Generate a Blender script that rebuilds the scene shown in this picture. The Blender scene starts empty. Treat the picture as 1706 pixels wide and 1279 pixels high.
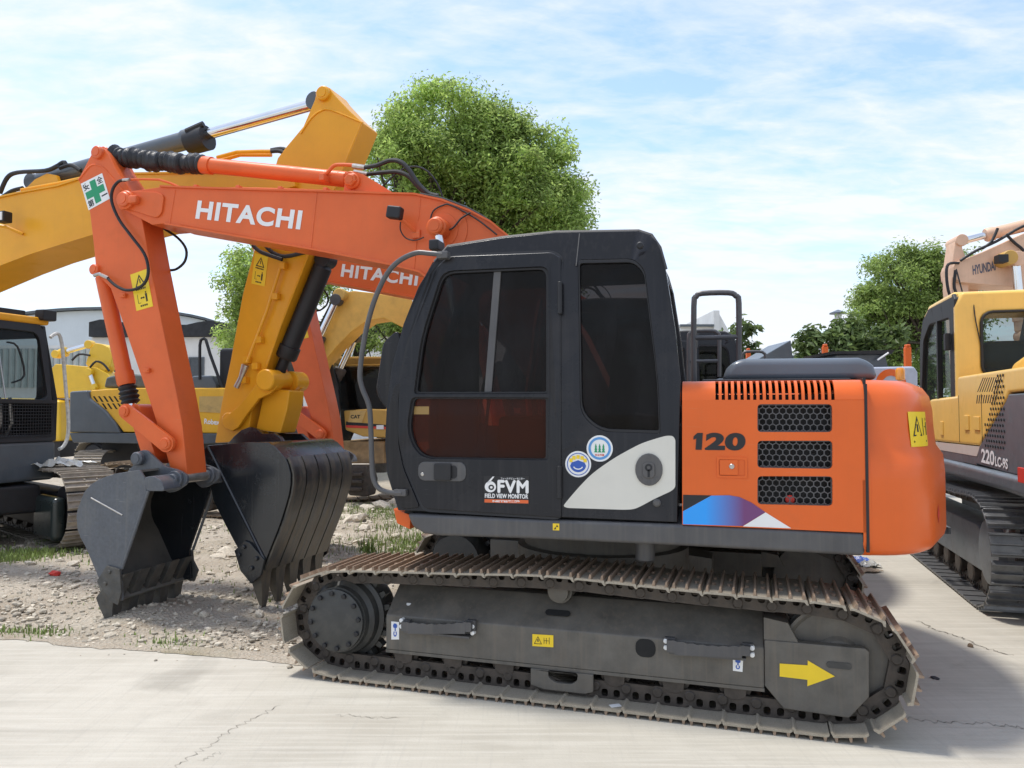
import bpy, bmesh, math, random
from mathutils import Vector, Matrix, noise as mnoise

# ------------------------------------------------------------------ camera, world, sun, exposure
S = bpy.context.scene
COL = S.collection
cam_d = bpy.data.cameras.new('camera')
cam_d.sensor_fit = 'HORIZONTAL'; cam_d.sensor_width = 36.0; cam_d.lens = 36.0*1280/1706
cam_d.clip_start = 0.05; cam_d.clip_end = 4000
cam = bpy.data.objects.new('camera', cam_d); COL.objects.link(cam)
cam.location = (0, 0, 1.65); cam.rotation_euler = (math.radians(90+2.036), 0, 0)
S.camera = cam
S.render.engine = 'CYCLES'
S.cycles.use_denoising = True
S.cycles.max_bounces = 8; S.cycles.transparent_max_bounces = 12; S.cycles.sample_clamp_indirect = 6
S.view_settings.view_transform = 'Standard'; S.view_settings.look = 'None'
S.view_settings.gamma = 1.0; S.view_settings.use_curve_mapping = False
S.view_settings.exposure = 1.10

SUN_FROM = Vector((-0.30, 0.10, 1.0)).normalized()
sun_d = bpy.data.lights.new('sun', 'SUN'); sun_d.energy = 1.65; sun_d.angle = math.radians(7); sun_d.color = (1.0, .955, .89)
sun = bpy.data.objects.new('sun', sun_d); COL.objects.link(sun)
sun.rotation_euler = SUN_FROM.to_track_quat('Z', 'Y').to_euler()
sun.location = (0, 0, 30)

world = bpy.data.worlds.new('World'); S.world = world; world.use_nodes = True
def build_world():
    nt = world.node_tree; N = nt.nodes; K = nt.links; N.clear()
    out = N.new('ShaderNodeOutputWorld'); bg = N.new('ShaderNodeBackground'); bg.inputs[1].default_value = 0.15
    sky = N.new('ShaderNodeTexSky'); sky.sky_type = 'NISHITA'; sky.sun_disc = False
    sky.sun_elevation = math.asin(SUN_FROM.z); sky.sun_rotation = math.atan2(SUN_FROM.x, SUN_FROM.y)
    sky.air_density = 1.0; sky.dust_density = 0.8; sky.ozone_density = 0.6
    tc = N.new('ShaderNodeTexCoord'); sep = N.new('ShaderNodeSeparateXYZ'); K.new(tc.outputs['Generated'], sep.inputs[0])
    def m(op, a, b=None, c=None):
        n = N.new('ShaderNodeMath'); n.operation = op
        for i, x in enumerate((a, b, c)):
            if x is None: continue
            if isinstance(x, (int, float)): n.inputs[i].default_value = x
            else: K.new(x, n.inputs[i])
        return n.outputs[0]
    z = m('MAXIMUM', sep.outputs[2], 0.0)
    den = m('ADD', z, 0.16)
    cmb = N.new('ShaderNodeCombineXYZ')
    K.new(m('DIVIDE', sep.outputs[0], den), cmb.inputs[0]); K.new(m('DIVIDE', sep.outputs[1], den), cmb.inputs[1])
    def noise(scale, detail, rough, sx, sy, rot, off):
        mp = N.new('ShaderNodeMapping'); mp.inputs['Scale'].default_value = (sx, sy, 1); mp.inputs['Rotation'].default_value = (0, 0, rot); mp.inputs['Location'].default_value = off
        K.new(cmb.outputs[0], mp.inputs[0])
        n = N.new('ShaderNodeTexNoise'); n.inputs['Scale'].default_value = scale; n.inputs['Detail'].default_value = detail; n.inputs['Roughness'].default_value = rough
        n.inputs['Distortion'].default_value = 0.35
        K.new(mp.outputs[0], n.inputs[0]); return n.outputs[0]
    big = noise(0.9, 3, .5, 1, 1.5, .25, (3.1, 1.7, 0))
    mid = noise(2.1, 9, .62, 1, 2.1, .45, (7.3, 2.2, 0))
    rip = noise(6.5, 6, .6, 1, 1.9, -.5, (1.3, 9.2, 0))
    mix = m('ADD', m('ADD', m('MULTIPLY', big, .46), m('MULTIPLY', mid, .62)), m('MULTIPLY', rip, .44))
    rp = N.new('ShaderNodeValToRGB'); cr = rp.color_ramp
    cr.elements[0].position = .61; cr.elements[0].color = (0, 0, 0, 1)
    cr.elements[1].position = .90; cr.elements[1].color = (1, 1, 1, 1)
    e = cr.elements.new(.75); e.color = (.45, .45, .45, 1)
    K.new(mix, rp.inputs[0])
    # thin haze near the horizon joins the cloud layer
    hz = m('POWER', m('SUBTRACT', 1.0, z), 5.0)
    cover = m('MINIMUM', m('ADD', m('MULTIPLY', rp.outputs[0], .88), m('ADD', m('MULTIPLY', hz, .55), .08)), .97)
    cl = N.new('ShaderNodeMix'); cl.data_type = 'RGBA'
    K.new(cover, cl.inputs['Factor']); tn = N.new('ShaderNodeMix'); tn.data_type = 'RGBA'; tn.blend_type = 'MULTIPLY'; tn.inputs['Factor'].default_value = 1; tn.inputs['B'].default_value = (.80, .86, .90, 1); K.new(sky.outputs[0], tn.inputs['A']); K.new(tn.outputs['Result'], cl.inputs['A']); cl.inputs['B'].default_value = (3.05, 3.17, 3.45, 1)
    # the clear part of the sky, brightened by high thin cirrus
    K.new(cl.outputs['Result'], bg.inputs[0]); K.new(bg.outputs[0], out.inputs[0])
    world.cycles.sampling_method = 'MANUAL'; world.cycles.sample_map_resolution = 1024
build_world()

# ------------------------------------------------------------------ materials
MATS = {}
def mat(name, col, rough=.5, metal=0.0, var=.12, vscale=6, dirt=0.0, dcol=(.17, .14, .10), dscale=5, streak=0.0, bump=0.0, bscale=60,
        coat=0.0, spec=.5, island=0.0, stretch=(1, 1, 1), fine=0.0, scuff=0.0, scol=None):
    """procedural Principled: tone variation, blotchy dirt, vertical streaks and fine relief"""
    if name in MATS: return MATS[name]
    m = bpy.data.materials.new(name); m.use_nodes = True; MATS[name] = m
    nt = m.node_tree; N = nt.nodes; K = nt.links
    p = N['Principled BSDF']
    p.inputs['Roughness'].default_value = rough; p.inputs['Metallic'].default_value = metal
    p.inputs['Specular IOR Level'].default_value = spec
    if coat: p.inputs['Coat Weight'].default_value = coat; p.inputs['Coat Roughness'].default_value = .12
    tc = N.new('ShaderNodeTexCoord'); src = tc.outputs['Object']
    mp = N.new('ShaderNodeMapping'); mp.inputs['Scale'].default_value = stretch; K.new(src, mp.inputs[0]); src = mp.outputs[0]
    def noise(sc, det=5, ro=.6, vec=src):
        n = N.new('ShaderNodeTexNoise'); n.inputs['Scale'].default_value = sc; n.inputs['Detail'].default_value = det; n.inputs['Roughness'].default_value = ro
        K.new(vec, n.inputs[0]); return n.outputs[0]
    def ramp(fac, a, b):
        r = N.new('ShaderNodeMapRange'); r.inputs[1].default_value = a; r.inputs[2].default_value = b; K.new(fac, r.inputs[0]); return r.outputs[0]
    def mixc(fac, A, Bc):
        x = N.new('ShaderNodeMix'); x.data_type = 'RGBA'
        if isinstance(fac, float): x.inputs['Factor'].default_value = fac
        else: K.new(fac, x.inputs['Factor'])
        for s, v in (('A', A), ('B', Bc)):
            if isinstance(v, tuple): x.inputs[s].default_value = (*v, 1)
            else: K.new(v, x.inputs[s])
        return x.outputs['Result']
    dk = tuple(c*(1-var) for c in col); lt = tuple(min(1, c*(1+var)) for c in col)
    c = mixc(ramp(noise(vscale), .3, .7), dk, lt)
    if fine:
        c2 = mixc(ramp(noise(vscale*14, 3), .35, .65), tuple(x*(1-fine) for x in col), tuple(min(1, x*(1+fine)) for x in col))
        c = mixc(.5, c, c2)
    if island:
        g = N.new('ShaderNodeNewGeometry'); mul = N.new('ShaderNodeMapRange'); mul.inputs[3].default_value = 1-island; mul.inputs[4].default_value = 1+island
        K.new(g.outputs['Random Per Island'], mul.inputs[0])
        hsv = N.new('ShaderNodeHueSaturation'); K.new(mul.outputs[0], hsv.inputs['Value']); K.new(c, hsv.inputs['Color']); c = hsv.outputs[0]
    if scuff:     # short hair-line scratches in two directions
        for rot, off in ((.6, 0.0), (-.9, 5.0)):
            ms = N.new('ShaderNodeMapping'); ms.inputs['Scale'].default_value = (7, 7, 150); ms.inputs['Rotation'].default_value = (0, rot, 0); ms.inputs['Location'].default_value = (off, off, off); K.new(tc.outputs['Object'], ms.inputs[0])
            f = N.new('ShaderNodeMath'); f.operation = 'MULTIPLY'; K.new(ramp(noise(1.0, 2, .5, ms.outputs[0]), .70, .74), f.inputs[0])
            g2 = N.new('ShaderNodeMath'); g2.operation = 'MULTIPLY'; K.new(ramp(noise(1.6, 3), .50, .62), g2.inputs[0]); g2.inputs[1].default_value = scuff; K.new(g2.outputs[0], f.inputs[1])
            c = mixc(f.outputs[0], c, scol or tuple(min(1, x*1.6+.05) for x in col))
    if streak:
        mv = N.new('ShaderNodeMapping'); mv.inputs['Scale'].default_value = (38, 38, 1.3); K.new(tc.outputs['Object'], mv.inputs[0])
        s1 = noise(1.0, 3, .6, mv.outputs[0])
        f = N.new('ShaderNodeMath'); f.operation = 'MULTIPLY'; K.new(ramp(s1, .5, .75), f.inputs[0]); f.inputs[1].default_value = streak
        c = mixc(f.outputs[0], c, dcol)
    if dirt:
        d = ramp(noise(dscale, 8, .68), .62-.34*dirt, .82-.2*dirt)
        f = N.new('ShaderNodeMath'); f.operation = 'MULTIPLY'; K.new(d, f.inputs[0]); f.inputs[1].default_value = min(1, .25+dirt*.7)
        c = mixc(f.outputs[0], c, dcol)
        a = N.new('ShaderNodeMapRange'); a.inputs[3].default_value = rough; a.inputs[4].default_value = min(1, rough+.35); K.new(d, a.inputs[0]); K.new(a.outputs[0], p.inputs['Roughness'])
    else:
        a = N.new('ShaderNodeMapRange'); a.inputs[1].default_value = .3; a.inputs[2].default_value = .7
        a.inputs[3].default_value = max(.03, rough-.07); a.inputs[4].default_value = min(1, rough+.08); K.new(noise(vscale*1.7), a.inputs[0]); K.new(a.outputs[0], p.inputs['Roughness'])
    K.new(c, p.inputs['Base Color'])
    if bump:
        b = N.new('ShaderNodeBump'); b.inputs['Strength'].default_value = min(1, bump); b.inputs['Distance'].default_value = .01
        K.new(noise(bscale, 6, .65), b.inputs['Height']); K.new(b.outputs[0], p.inputs['Normal'])
    return m
def glass(name, tint, trans, rough=.03, body=.05):
    """tinted pane: part of the light passes, the rest is a glossy dark face"""
    m = bpy.data.materials.new(name); m.use_nodes = True; MATS[name] = m
    nt = m.node_tree; N = nt.nodes; K = nt.links; out = N['Material Output']; p = N['Principled BSDF']
    p.inputs['Base Color'].default_value = (*[c*body for c in tint], 1); p.inputs['Roughness'].default_value = rough
    p.inputs['Specular IOR Level'].default_value = .20
    t = N.new('ShaderNodeBsdfTransparent'); t.inputs[0].default_value = (*tint, 1)
    tc = N.new('ShaderNodeTexCoord'); mp = N.new('ShaderNodeMapping'); mp.inputs['Scale'].default_value = (3, 3, 1.1); K.new(tc.outputs['Object'], mp.inputs[0])
    nz = N.new('ShaderNodeTexNoise'); nz.inputs['Scale'].default_value = 1.6; nz.inputs['Detail'].default_value = 7; nz.inputs['Roughness'].default_value = .68; K.new(mp.outputs[0], nz.inputs[0])
    rm = N.new('ShaderNodeMapRange'); rm.inputs[1].default_value = .42; rm.inputs[2].default_value = .80; rm.inputs[3].default_value = 0; rm.inputs[4].default_value = .5; K.new(nz.outputs[0], rm.inputs[0])
    dm = N.new('ShaderNodeMix'); dm.data_type = 'RGBA'; dm.inputs['A'].default_value = (*[c*body for c in tint], 1); dm.inputs['B'].default_value = (.036, .037, .042, 1); K.new(rm.outputs[0], dm.inputs['Factor']); K.new(dm.outputs['Result'], p.inputs['Base Color'])
    mx = N.new('ShaderNodeMixShader'); mx.inputs[0].default_value = trans
    K.new(p.outputs[0], mx.inputs[1]); K.new(t.outputs[0], mx.inputs[2]); K.new(mx.outputs[0], out.inputs[0])
    return m

ORANGE = mat('orange_paint', (.72, .128, .020), .34, var=.05, vscale=3, coat=.12, spec=.3, scuff=.35, scol=(.62, .22, .10), dirt=.10, dcol=(.45, .12, .04), dscale=4, streak=.06)
ORANGE_ARM = mat('orange_arm_paint', (.71, .135, .034), .40, var=.08, vscale=2.5, coat=.05, spec=.3, scuff=.5, scol=(.58, .24, .14), dirt=.16, dcol=(.50, .13, .05), dscale=4, bump=.04, bscale=90, streak=.10)
ORANGE_PART = mat('orange_fitting_paint', (.72, .135, .036), .42, var=.12, vscale=9, dirt=.15, dcol=(.30, .11, .06), bump=.05)
BLACK = mat('charcoal_cab_paint', (.012, .012, .0145), .27, var=.18, vscale=3, coat=.10, spec=.28, dirt=.26, dcol=(.062, .056, .054), dscale=2.0, streak=.22, scuff=.35, scol=(.09, .09, .09))
SKIRT = mat('grey_skirt_paint', (.078, .076, .077), .42, var=.15, vscale=4, dirt=.25, dcol=(.13, .12, .105), dscale=4, streak=.45)
HOOD = mat('grey_hood_paint', (.10, .12, .145), .33, var=.12, vscale=3, coat=.2, dirt=.15, dcol=(.14, .14, .14), streak=.12)
RUBBER = mat('black_rubber', (.012, .012, .014), .55, var=.2, vscale=12, dirt=.1, dcol=(.08, .075, .07))
STEEL = mat('track_frame_steel', (.108, .100, .086), .50, var=.25, vscale=7, dirt=.45, dcol=(.16, .135, .105), dscale=6, streak=.6, bump=.12, bscale=50)
SHOE = mat('track_shoe_steel', (.39, .345, .27), .58, metal=.25, var=.3, vscale=9, dirt=.5, dcol=(.24, .195, .15), dscale=9, bump=.25, bscale=55, fine=.3)
RUST = mat('rusty_grouser_steel', (.30, .215, .15), .6, metal=.2, var=.4, vscale=14, dirt=.4, dcol=(.13, .085, .055), dscale=16, bump=.25, bscale=70, fine=.3)
CHAIN = mat('greasy_link_steel', (.058, .048, .040), .5, metal=.2, var=.35, vscale=14, dirt=.4, dcol=(.13, .1, .075), dscale=12, bump=.2)
DRIVE = mat('final_drive_paint', (.042, .043, .041), .45, var=.2, vscale=9, dirt=.35, dcol=(.11, .095, .075), dscale=9, bump=.1)
BUCKET = mat('bucket_grey_paint', (.080, .090, .106), .36, var=.22, vscale=3, coat=.1, dirt=.42, dcol=(.165, .160, .145), dscale=3.5, streak=.28, fine=.2, scuff=.8, scol=(.30, .29, .26), bump=.06)
BUCKET_IN = mat('worn_bucket_inside', (.15, .142, .122), .55, var=.25, vscale=5, dirt=.4, dcol=(.15, .135, .11), dscale=5, bump=.12)
TOOTH = mat('worn_tooth_steel', (.085, .085, .082), .5, metal=.3, var=.3, vscale=12, dirt=.5, dcol=(.15, .13, .1), dscale=14, bump=.2)
BLACKP = mat('gloss_black_bucket_paint', (.012, .015, .019), .24, var=.2, vscale=4, coat=.35, scuff=.5, scol=(.10, .10, .095), dirt=.16, dcol=(.10, .095, .085), dscale=5, streak=.12, bump=.05)
WEAR = mat('scuffed_bucket_back', (.040, .042, .043), .33, var=.3, vscale=4, coat=.2, dirt=.58, dcol=(.24, .195, .125), dscale=3.6, bump=.12, stretch=(1, 3.5, 1))
CHROME = mat('chrome_rod', (.72, .72, .72), .09, metal=1.0, var=.05)
ZINC = mat('zinc_fitting', (.45, .43, .40), .35, metal=.8, var=.2, vscale=20)
WHITE = mat('white_lettering', (.80, .79, .77), .45, var=.04)
WHITEP = mat('pearl_white_panel', (.64, .62, .55), .28, var=.03, coat=.4, dirt=.07, dcol=(.55, .53, .48), streak=.06)
INK = mat('black_print', (.012, .012, .014), .5, var=.1)
LBLY = mat('yellow_label', (.86, .60, .02), .42, var=.05, dirt=.05, dcol=(.5, .38, .06))
LBLW = mat('white_label', (.80, .80, .78), .45, var=.04, dirt=.05, dcol=(.5, .48, .44))
GREEN = mat('green_print', (.01, .28, .12), .45, var=.05)
REDP = mat('red_print', (.62, .045, .03), .45, var=.05)
BLUEP = mat('blue_print', (.03, .10, .42), .45, var=.05)
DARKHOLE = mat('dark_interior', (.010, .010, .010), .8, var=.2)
AMBER = mat('amber_yellow_paint', (.77, .355, .016), .38, var=.07, vscale=2.5, coat=.08, spec=.3, scuff=.4, scol=(.60, .34, .10), dirt=.10, dcol=(.48, .23, .05), dscale=4, streak=.06, bump=.03, bscale=90)
YELLOW = mat('faded_yellow_paint', (.84, .53, .12), .38, var=.06, vscale=3, coat=.15, dirt=.14, dcol=(.50, .33, .10), dscale=5, streak=.10)
BRIGHTY = mat('bright_yellow_paint', (.80, .50, .035), .38, var=.06, vscale=3, dirt=.2, dcol=(.45, .30, .06), dscale=5)
CATY = mat('dusty_ochre_paint', (.56, .33, .07), .5, var=.12, vscale=4, dirt=.4, dcol=(.30, .19, .09), dscale=4)
PEACH = mat('faded_peach_paint', (.72, .47, .32), .5, var=.08, vscale=4, dirt=.25, dcol=(.48, .32, .22), dscale=5, streak=.15)
SLATE = mat('slate_grey_paint', (.075, .090, .104), .34, var=.12, vscale=4, coat=.2, dirt=.2, dcol=(.13, .125, .12), streak=.15)
TINT = glass('tinted_cab_glass', (.50, .46, .45), .40, body=.015)
BROWNT = glass('brown_tinted_glass', (.66, .26, .18), .50, body=.10)
CLEAR = glass('clear_cab_glass', (.78, .84, .84), .72)
STONE = mat('rubble_stone', (.47, .42, .335), .85, var=.3, vscale=6, island=.35, bump=.5, bscale=30)

# ------------------------------------------------------------------ mesh helpers
class B:
    """collects shapes; obj() links them as one mesh object. x = along, y = depth, z = up"""
    def __init__(s): s.bm = bmesh.new(); s.wn = False
    def _merge(s, t):
        me = bpy.data.meshes.new('tmp'); t.to_mesh(me); t.free(); s.bm.from_mesh(me); bpy.data.meshes.remove(me); return s
    def _bevel(s, t, w, seg=2, ang=32):
        if w <= 0: return
        s.wn = True
        es = [e for e in t.edges if len(e.link_faces) == 2 and e.calc_face_angle(0) > math.radians(ang)]
        if es: bmesh.ops.bevel(t, geom=es, offset=w, segments=seg, affect='EDGES', profile=.5, clamp_overlap=True)
    def prism(s, pts, v0, v1, bev=0, seg=2, ax='y'):
        """polygon of (a, z) pairs extruded along y (ax='y'); ax='x': pairs are (y, z) extruded along x; ax='z': pairs are (x, y)"""
        t = bmesh.new()
        def P(a, b, v): return (a, v, b) if ax == 'y' else ((v, a, b) if ax == 'x' else (a, b, v))
        A = [t.verts.new(P(a, b, v0)) for a, b in pts]; C = [t.verts.new(P(a, b, v1)) for a, b in pts]
        n = len(pts); t.faces.new(A); t.faces.new(C[::-1])
        for i in range(n): t.faces.new((A[i], C[i], C[(i+1) % n], A[(i+1) % n]))
        bmesh.ops.recalc_face_normals(t, faces=t.faces); s._bevel(t, bev, seg); return s._merge(t)
    def plate(s, outer, holes, v0, v1, bev=0, seg=2):
        """side plate in the x-z plane with openings, from y=v0 to y=v1"""
        t = bmesh.new(); es = []
        for lp in [outer]+holes:
            vs = [t.verts.new((a, v0, b)) for a, b in lp]
            es += [t.edges.new((vs[i], vs[(i+1) % len(vs)])) for i in range(len(vs))]
        bmesh.ops.triangle_fill(t, edges=es, use_beauty=True, use_dissolve=False)
        r = bmesh.ops.extrude_face_region(t, geom=t.faces[:])
        bmesh.ops.translate(t, verts=[g for g in r['geom'] if isinstance(g, bmesh.types.BMVert)], vec=(0, v1-v0, 0))
        bmesh.ops.recalc_face_normals(t, faces=t.faces)
        bmesh.ops.dissolve_limit(t, angle_limit=.01, verts=t.verts[:], edges=t.edges[:])
        s._bevel(t, bev, seg); return s._merge(t)
    def box(s, a, b, bev=0, seg=2):
        (x0, y0, z0), (x1, y1, z1) = a, b
        return s.prism([(x0, z0), (x1, z0), (x1, z1), (x0, z1)], y0, y1, bev, seg)
    def lathe(s, o, d, prof, n=24):
        """profile of (height, radius) about the axis o + h*d"""
        o = Vector(o); d = Vector(d).normalized(); a = d.orthogonal().normalized(); b = d.cross(a)
        t = bmesh.new(); R = []
        for h, r in prof:
            R.append([t.verts.new(o+d*h+(a*math.cos(2*math.pi*k/n)+b*math.sin(2*math.pi*k/n))*max(r, 1e-4)) for k in range(n)])
        for i in range(len(R)-1):
            for k in range(n): t.faces.new((R[i][k], R[i][(k+1) % n], R[i+1][(k+1) % n], R[i+1][k]))
        t.faces.new(R[0][::-1]); t.faces.new(R[-1])
        bmesh.ops.recalc_face_normals(t, faces=t.faces); return s._merge(t)
    def cyl(s, a, b, r, r2=None, n=20, ch=.0):
        a = Vector(a); b = Vector(b); l = (b-a).length; r2 = r if r2 is None else r2
        pr = [(0, r), (l, r2)] if not ch else [(0, r-ch), (ch, r), (l-ch, r2), (l, r2-ch)]
        return s.lathe(a, b-a, pr, n)
    def tube(s, pts, r, n=10, sub=0, closed=False):
        """round bar along a path (sub > 0 smooths it as a Catmull-Rom spline); r may be a list"""
        P = [Vector(p) for p in pts]
        if sub:
            Q = []
            for i in range(len(P)-1):
                p0 = P[max(i-1, 0)]; p1 = P[i]; p2 = P[i+1]; p3 = P[min(i+2, len(P)-1)]
                for k in range(sub):
                    u = k/sub; Q.append(.5*((2*p1)+(p2-p0)*u+(2*p0-5*p1+4*p2-p3)*u*u+(3*p1-p0-3*p2+p3)*u**3))
            P = Q+[P[-1]]
        t = bmesh.new(); R = []; a = None
        for i, p in enumerate(P):
            d = (P[min(i+1, len(P)-1)]-P[max(i-1, 0)]).normalized()
            if a is None: a = d.orthogonal().normalized()
            else:
                a = (a-d*a.dot(d))
                a = a.normalized() if a.length > 1e-5 else d.orthogonal().normalized()
            b = d.cross(a); rr = r[min(i, len(r)-1)] if isinstance(r, (list, tuple)) else r
            R.append([t.verts.new(p+(a*math.cos(2*math.pi*k/n)+b*math.sin(2*math.pi*k/n))*rr) for k in range(n)])
        for i in range(len(R)-1):
            for k in range(n): t.faces.new((R[i][k], R[i][(k+1) % n], R[i+1][(k+1) % n], R[i+1][k]))
        t.faces.new(R[0][::-1]); t.faces.new(R[-1])
        bmesh.ops.recalc_face_normals(t, faces=t.faces); return s._merge(t)
    def ribbon(s, pts, v0, v1, th, up=1):
        """bent strip: (x, z) path, y from v0 to v1, thickness th on its left side"""
        n = len(pts); out = []
        for i in range(n):
            a = Vector(pts[max(i-1, 0)]); c = Vector(pts[min(i+1, n-1)]); d = (c-a).normalized(); nn = Vector((-d.y, d.x))*th*up
            out.append((pts[i][0]+nn.x, pts[i][1]+nn.y))
        t = bmesh.new()
        a0 = [t.verts.new((x, v0, z)) for x, z in pts]; a1 = [t.verts.new((x, v1, z)) for x, z in pts]
        b0 = [t.verts.new((x, v0, z)) for x, z in out]; b1 = [t.verts.new((x, v1, z)) for x, z in out]
        for i in range(n-1):
            for q in ((a0, a1), (b0, b1), (a0, b0), (a1, b1)): t.faces.new((q[0][i], q[0][i+1], q[1][i+1], q[1][i]))
        for i in (0, n-1): t.faces.new((a0[i], a1[i], b1[i], b0[i]))
        bmesh.ops.recalc_face_normals(t, faces=t.faces); return s._merge(t)
    def loft(s, rings, cap=True, closed=True):
        t = bmesh.new(); R = [[t.verts.new(p) for p in r] for r in rings]; n = len(rings[0])
        for i in range(len(R)-1):
            for k in range(n if closed else n-1): t.faces.new((R[i][k], R[i][(k+1) % n], R[i+1][(k+1) % n], R[i+1][k]))
        if cap and closed: t.faces.new(R[0][::-1]); t.faces.new(R[-1])
        bmesh.ops.remove_doubles(t, verts=t.verts, dist=1e-5)
        bmesh.ops.recalc_face_normals(t, faces=t.faces); return s._merge(t)
    def raw(s, verts, faces):
        t = bmesh.new(); V = [t.verts.new(v) for v in verts]
        for f_ in faces: t.faces.new([V[i] for i in f_])
        return s._merge(t)
    def xf(s, M): bmesh.ops.transform(s.bm, matrix=M, verts=s.bm.verts); return s
    def mesh(s, name, mats, smooth=True, ang=.6):
        me = bpy.data.meshes.new(name); s.bm.to_mesh(me); s.bm.free()
        for m in (mats if isinstance(mats, (list, tuple)) else [mats]): me.materials.append(m)
        if smooth: me.shade_smooth(); me.set_sharp_from_angle(angle=ang)
        return me
    def obj(s, name, mats, parent=None, smooth=True, ang=.6):
        wn = s.wn and smooth; o = link(name, s.mesh(name, mats, smooth, ang), parent)
        if wn: m_ = o.modifiers.new('weighted_normals', 'WEIGHTED_NORMAL'); m_.keep_sharp = True; m_.weight = 80
        return o
def link(name, me, parent=None, loc=None, rot=None):
    o = bpy.data.objects.new(name, me); COL.objects.link(o)
    if parent is not None: o.parent = parent
    if loc is not None: o.location = loc
    if rot is not None: o.rotation_euler = rot
    return o
def tag(o, label, cat, group=None):
    o['label'] = label; o['category'] = cat
    if group: o['group'] = group
    return o
def thing(name, label, cat, loc=(0, 0, 0), rz=0, group=None):
    o = link(name, None, None, loc, (0, 0, rz)); o.empty_display_size = .3
    return tag(o, label, cat, group)
def copy_tree(o, parent=None):
    c = o.copy(); COL.objects.link(c); c.parent = parent
    for ch in o.children: copy_tree(ch, c)
    return c
def rrect(x0, z0, x1, z1, r, n=4):
    out = []
    for cx, cz, a in ((x1-r, z0+r, -90), (x1-r, z1-r, 0), (x0+r, z1-r, 90), (x0+r, z0+r, 180)):
        for k in range(n+1):
            t = math.radians(a+90*k/n); out.append((cx+r*math.cos(t), cz+r*math.sin(t)))
    return out
def roundpoly(pts, r, n=4):
    """round the corners of a polygon; r a number or one radius per corner"""
    out = []; m = len(pts)
    for i, p in enumerate(pts):
        rr = r[i] if isinstance(r, (list, tuple)) else r
        p = Vector(p); a = Vector(pts[i-1])-p; b = Vector(pts[(i+1) % m])-p
        if rr <= 0: out.append(tuple(p)); continue
        d = min(rr, a.length*.48, b.length*.48); A = p+a.normalized()*d; C = p+b.normalized()*d
        for k in range(n+1):
            t = k/n; out.append(tuple((1-t)**2*A+2*t*(1-t)*p+t*t*C))
    return out
def oval(cx, cz, rx, rz, n=24): return [(cx+rx*math.cos(2*math.pi*k/n), cz+rz*math.sin(2*math.pi*k/n)) for k in range(n)]
TXT = {}
def text(body, p0, p1, p2, y, m, parent, name='lettering', bold=.02, space=1.0, shear=0, fat=0):
    """flat lettering on the plane y: p0 lower left, p1 lower right, p2 upper left corner, as (x, z)"""
    c = bpy.data.curves.new('t', 'FONT'); c.body = body; c.offset = bold; c.shear = shear; c.space_character = space; c.resolution_u = 6
    o = bpy.data.objects.new('t', c); me = bpy.data.meshes.new_from_object(o); bpy.data.objects.remove(o); bpy.data.curves.remove(c)
    xs = [v.co.x for v in me.vertices]; ys = [v.co.y for v in me.vertices]; x0, x1, y0, y1 = min(xs), max(xs), min(ys), max(ys)
    e1 = Vector(p1)-Vector(p0); e2 = Vector(p2)-Vector(p0)
    for v in me.vertices:
        q = Vector(p0)+e1*((v.co.x-x0)/(x1-x0))+e2*((v.co.y-y0)/max(1e-6, y1-y0)); v.co = (q.x, y, q.y)
    if fat:      # heavier strokes: shifted copies, each a hair behind the last
        t = bmesh.new(); t.from_mesh(me); b2 = B()
        for k, (fx, fz) in enumerate(((0, 0), (fat, 0), (-fat, 0), (0, fat), (0, -fat))):
            u = t.copy(); bmesh.ops.translate(u, verts=u.verts, vec=(fx, k*.00015, fz)); b2._merge(u)
        t.free(); b2.bm.to_mesh(me); b2.bm.free()
    me.materials.append(m); me.name = name
    return link(name, me, parent)
def decal(pts, y, m, parent, name, th=.002): return B().prism(pts, y-th, y).obj(name, m, parent, smooth=False)

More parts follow.
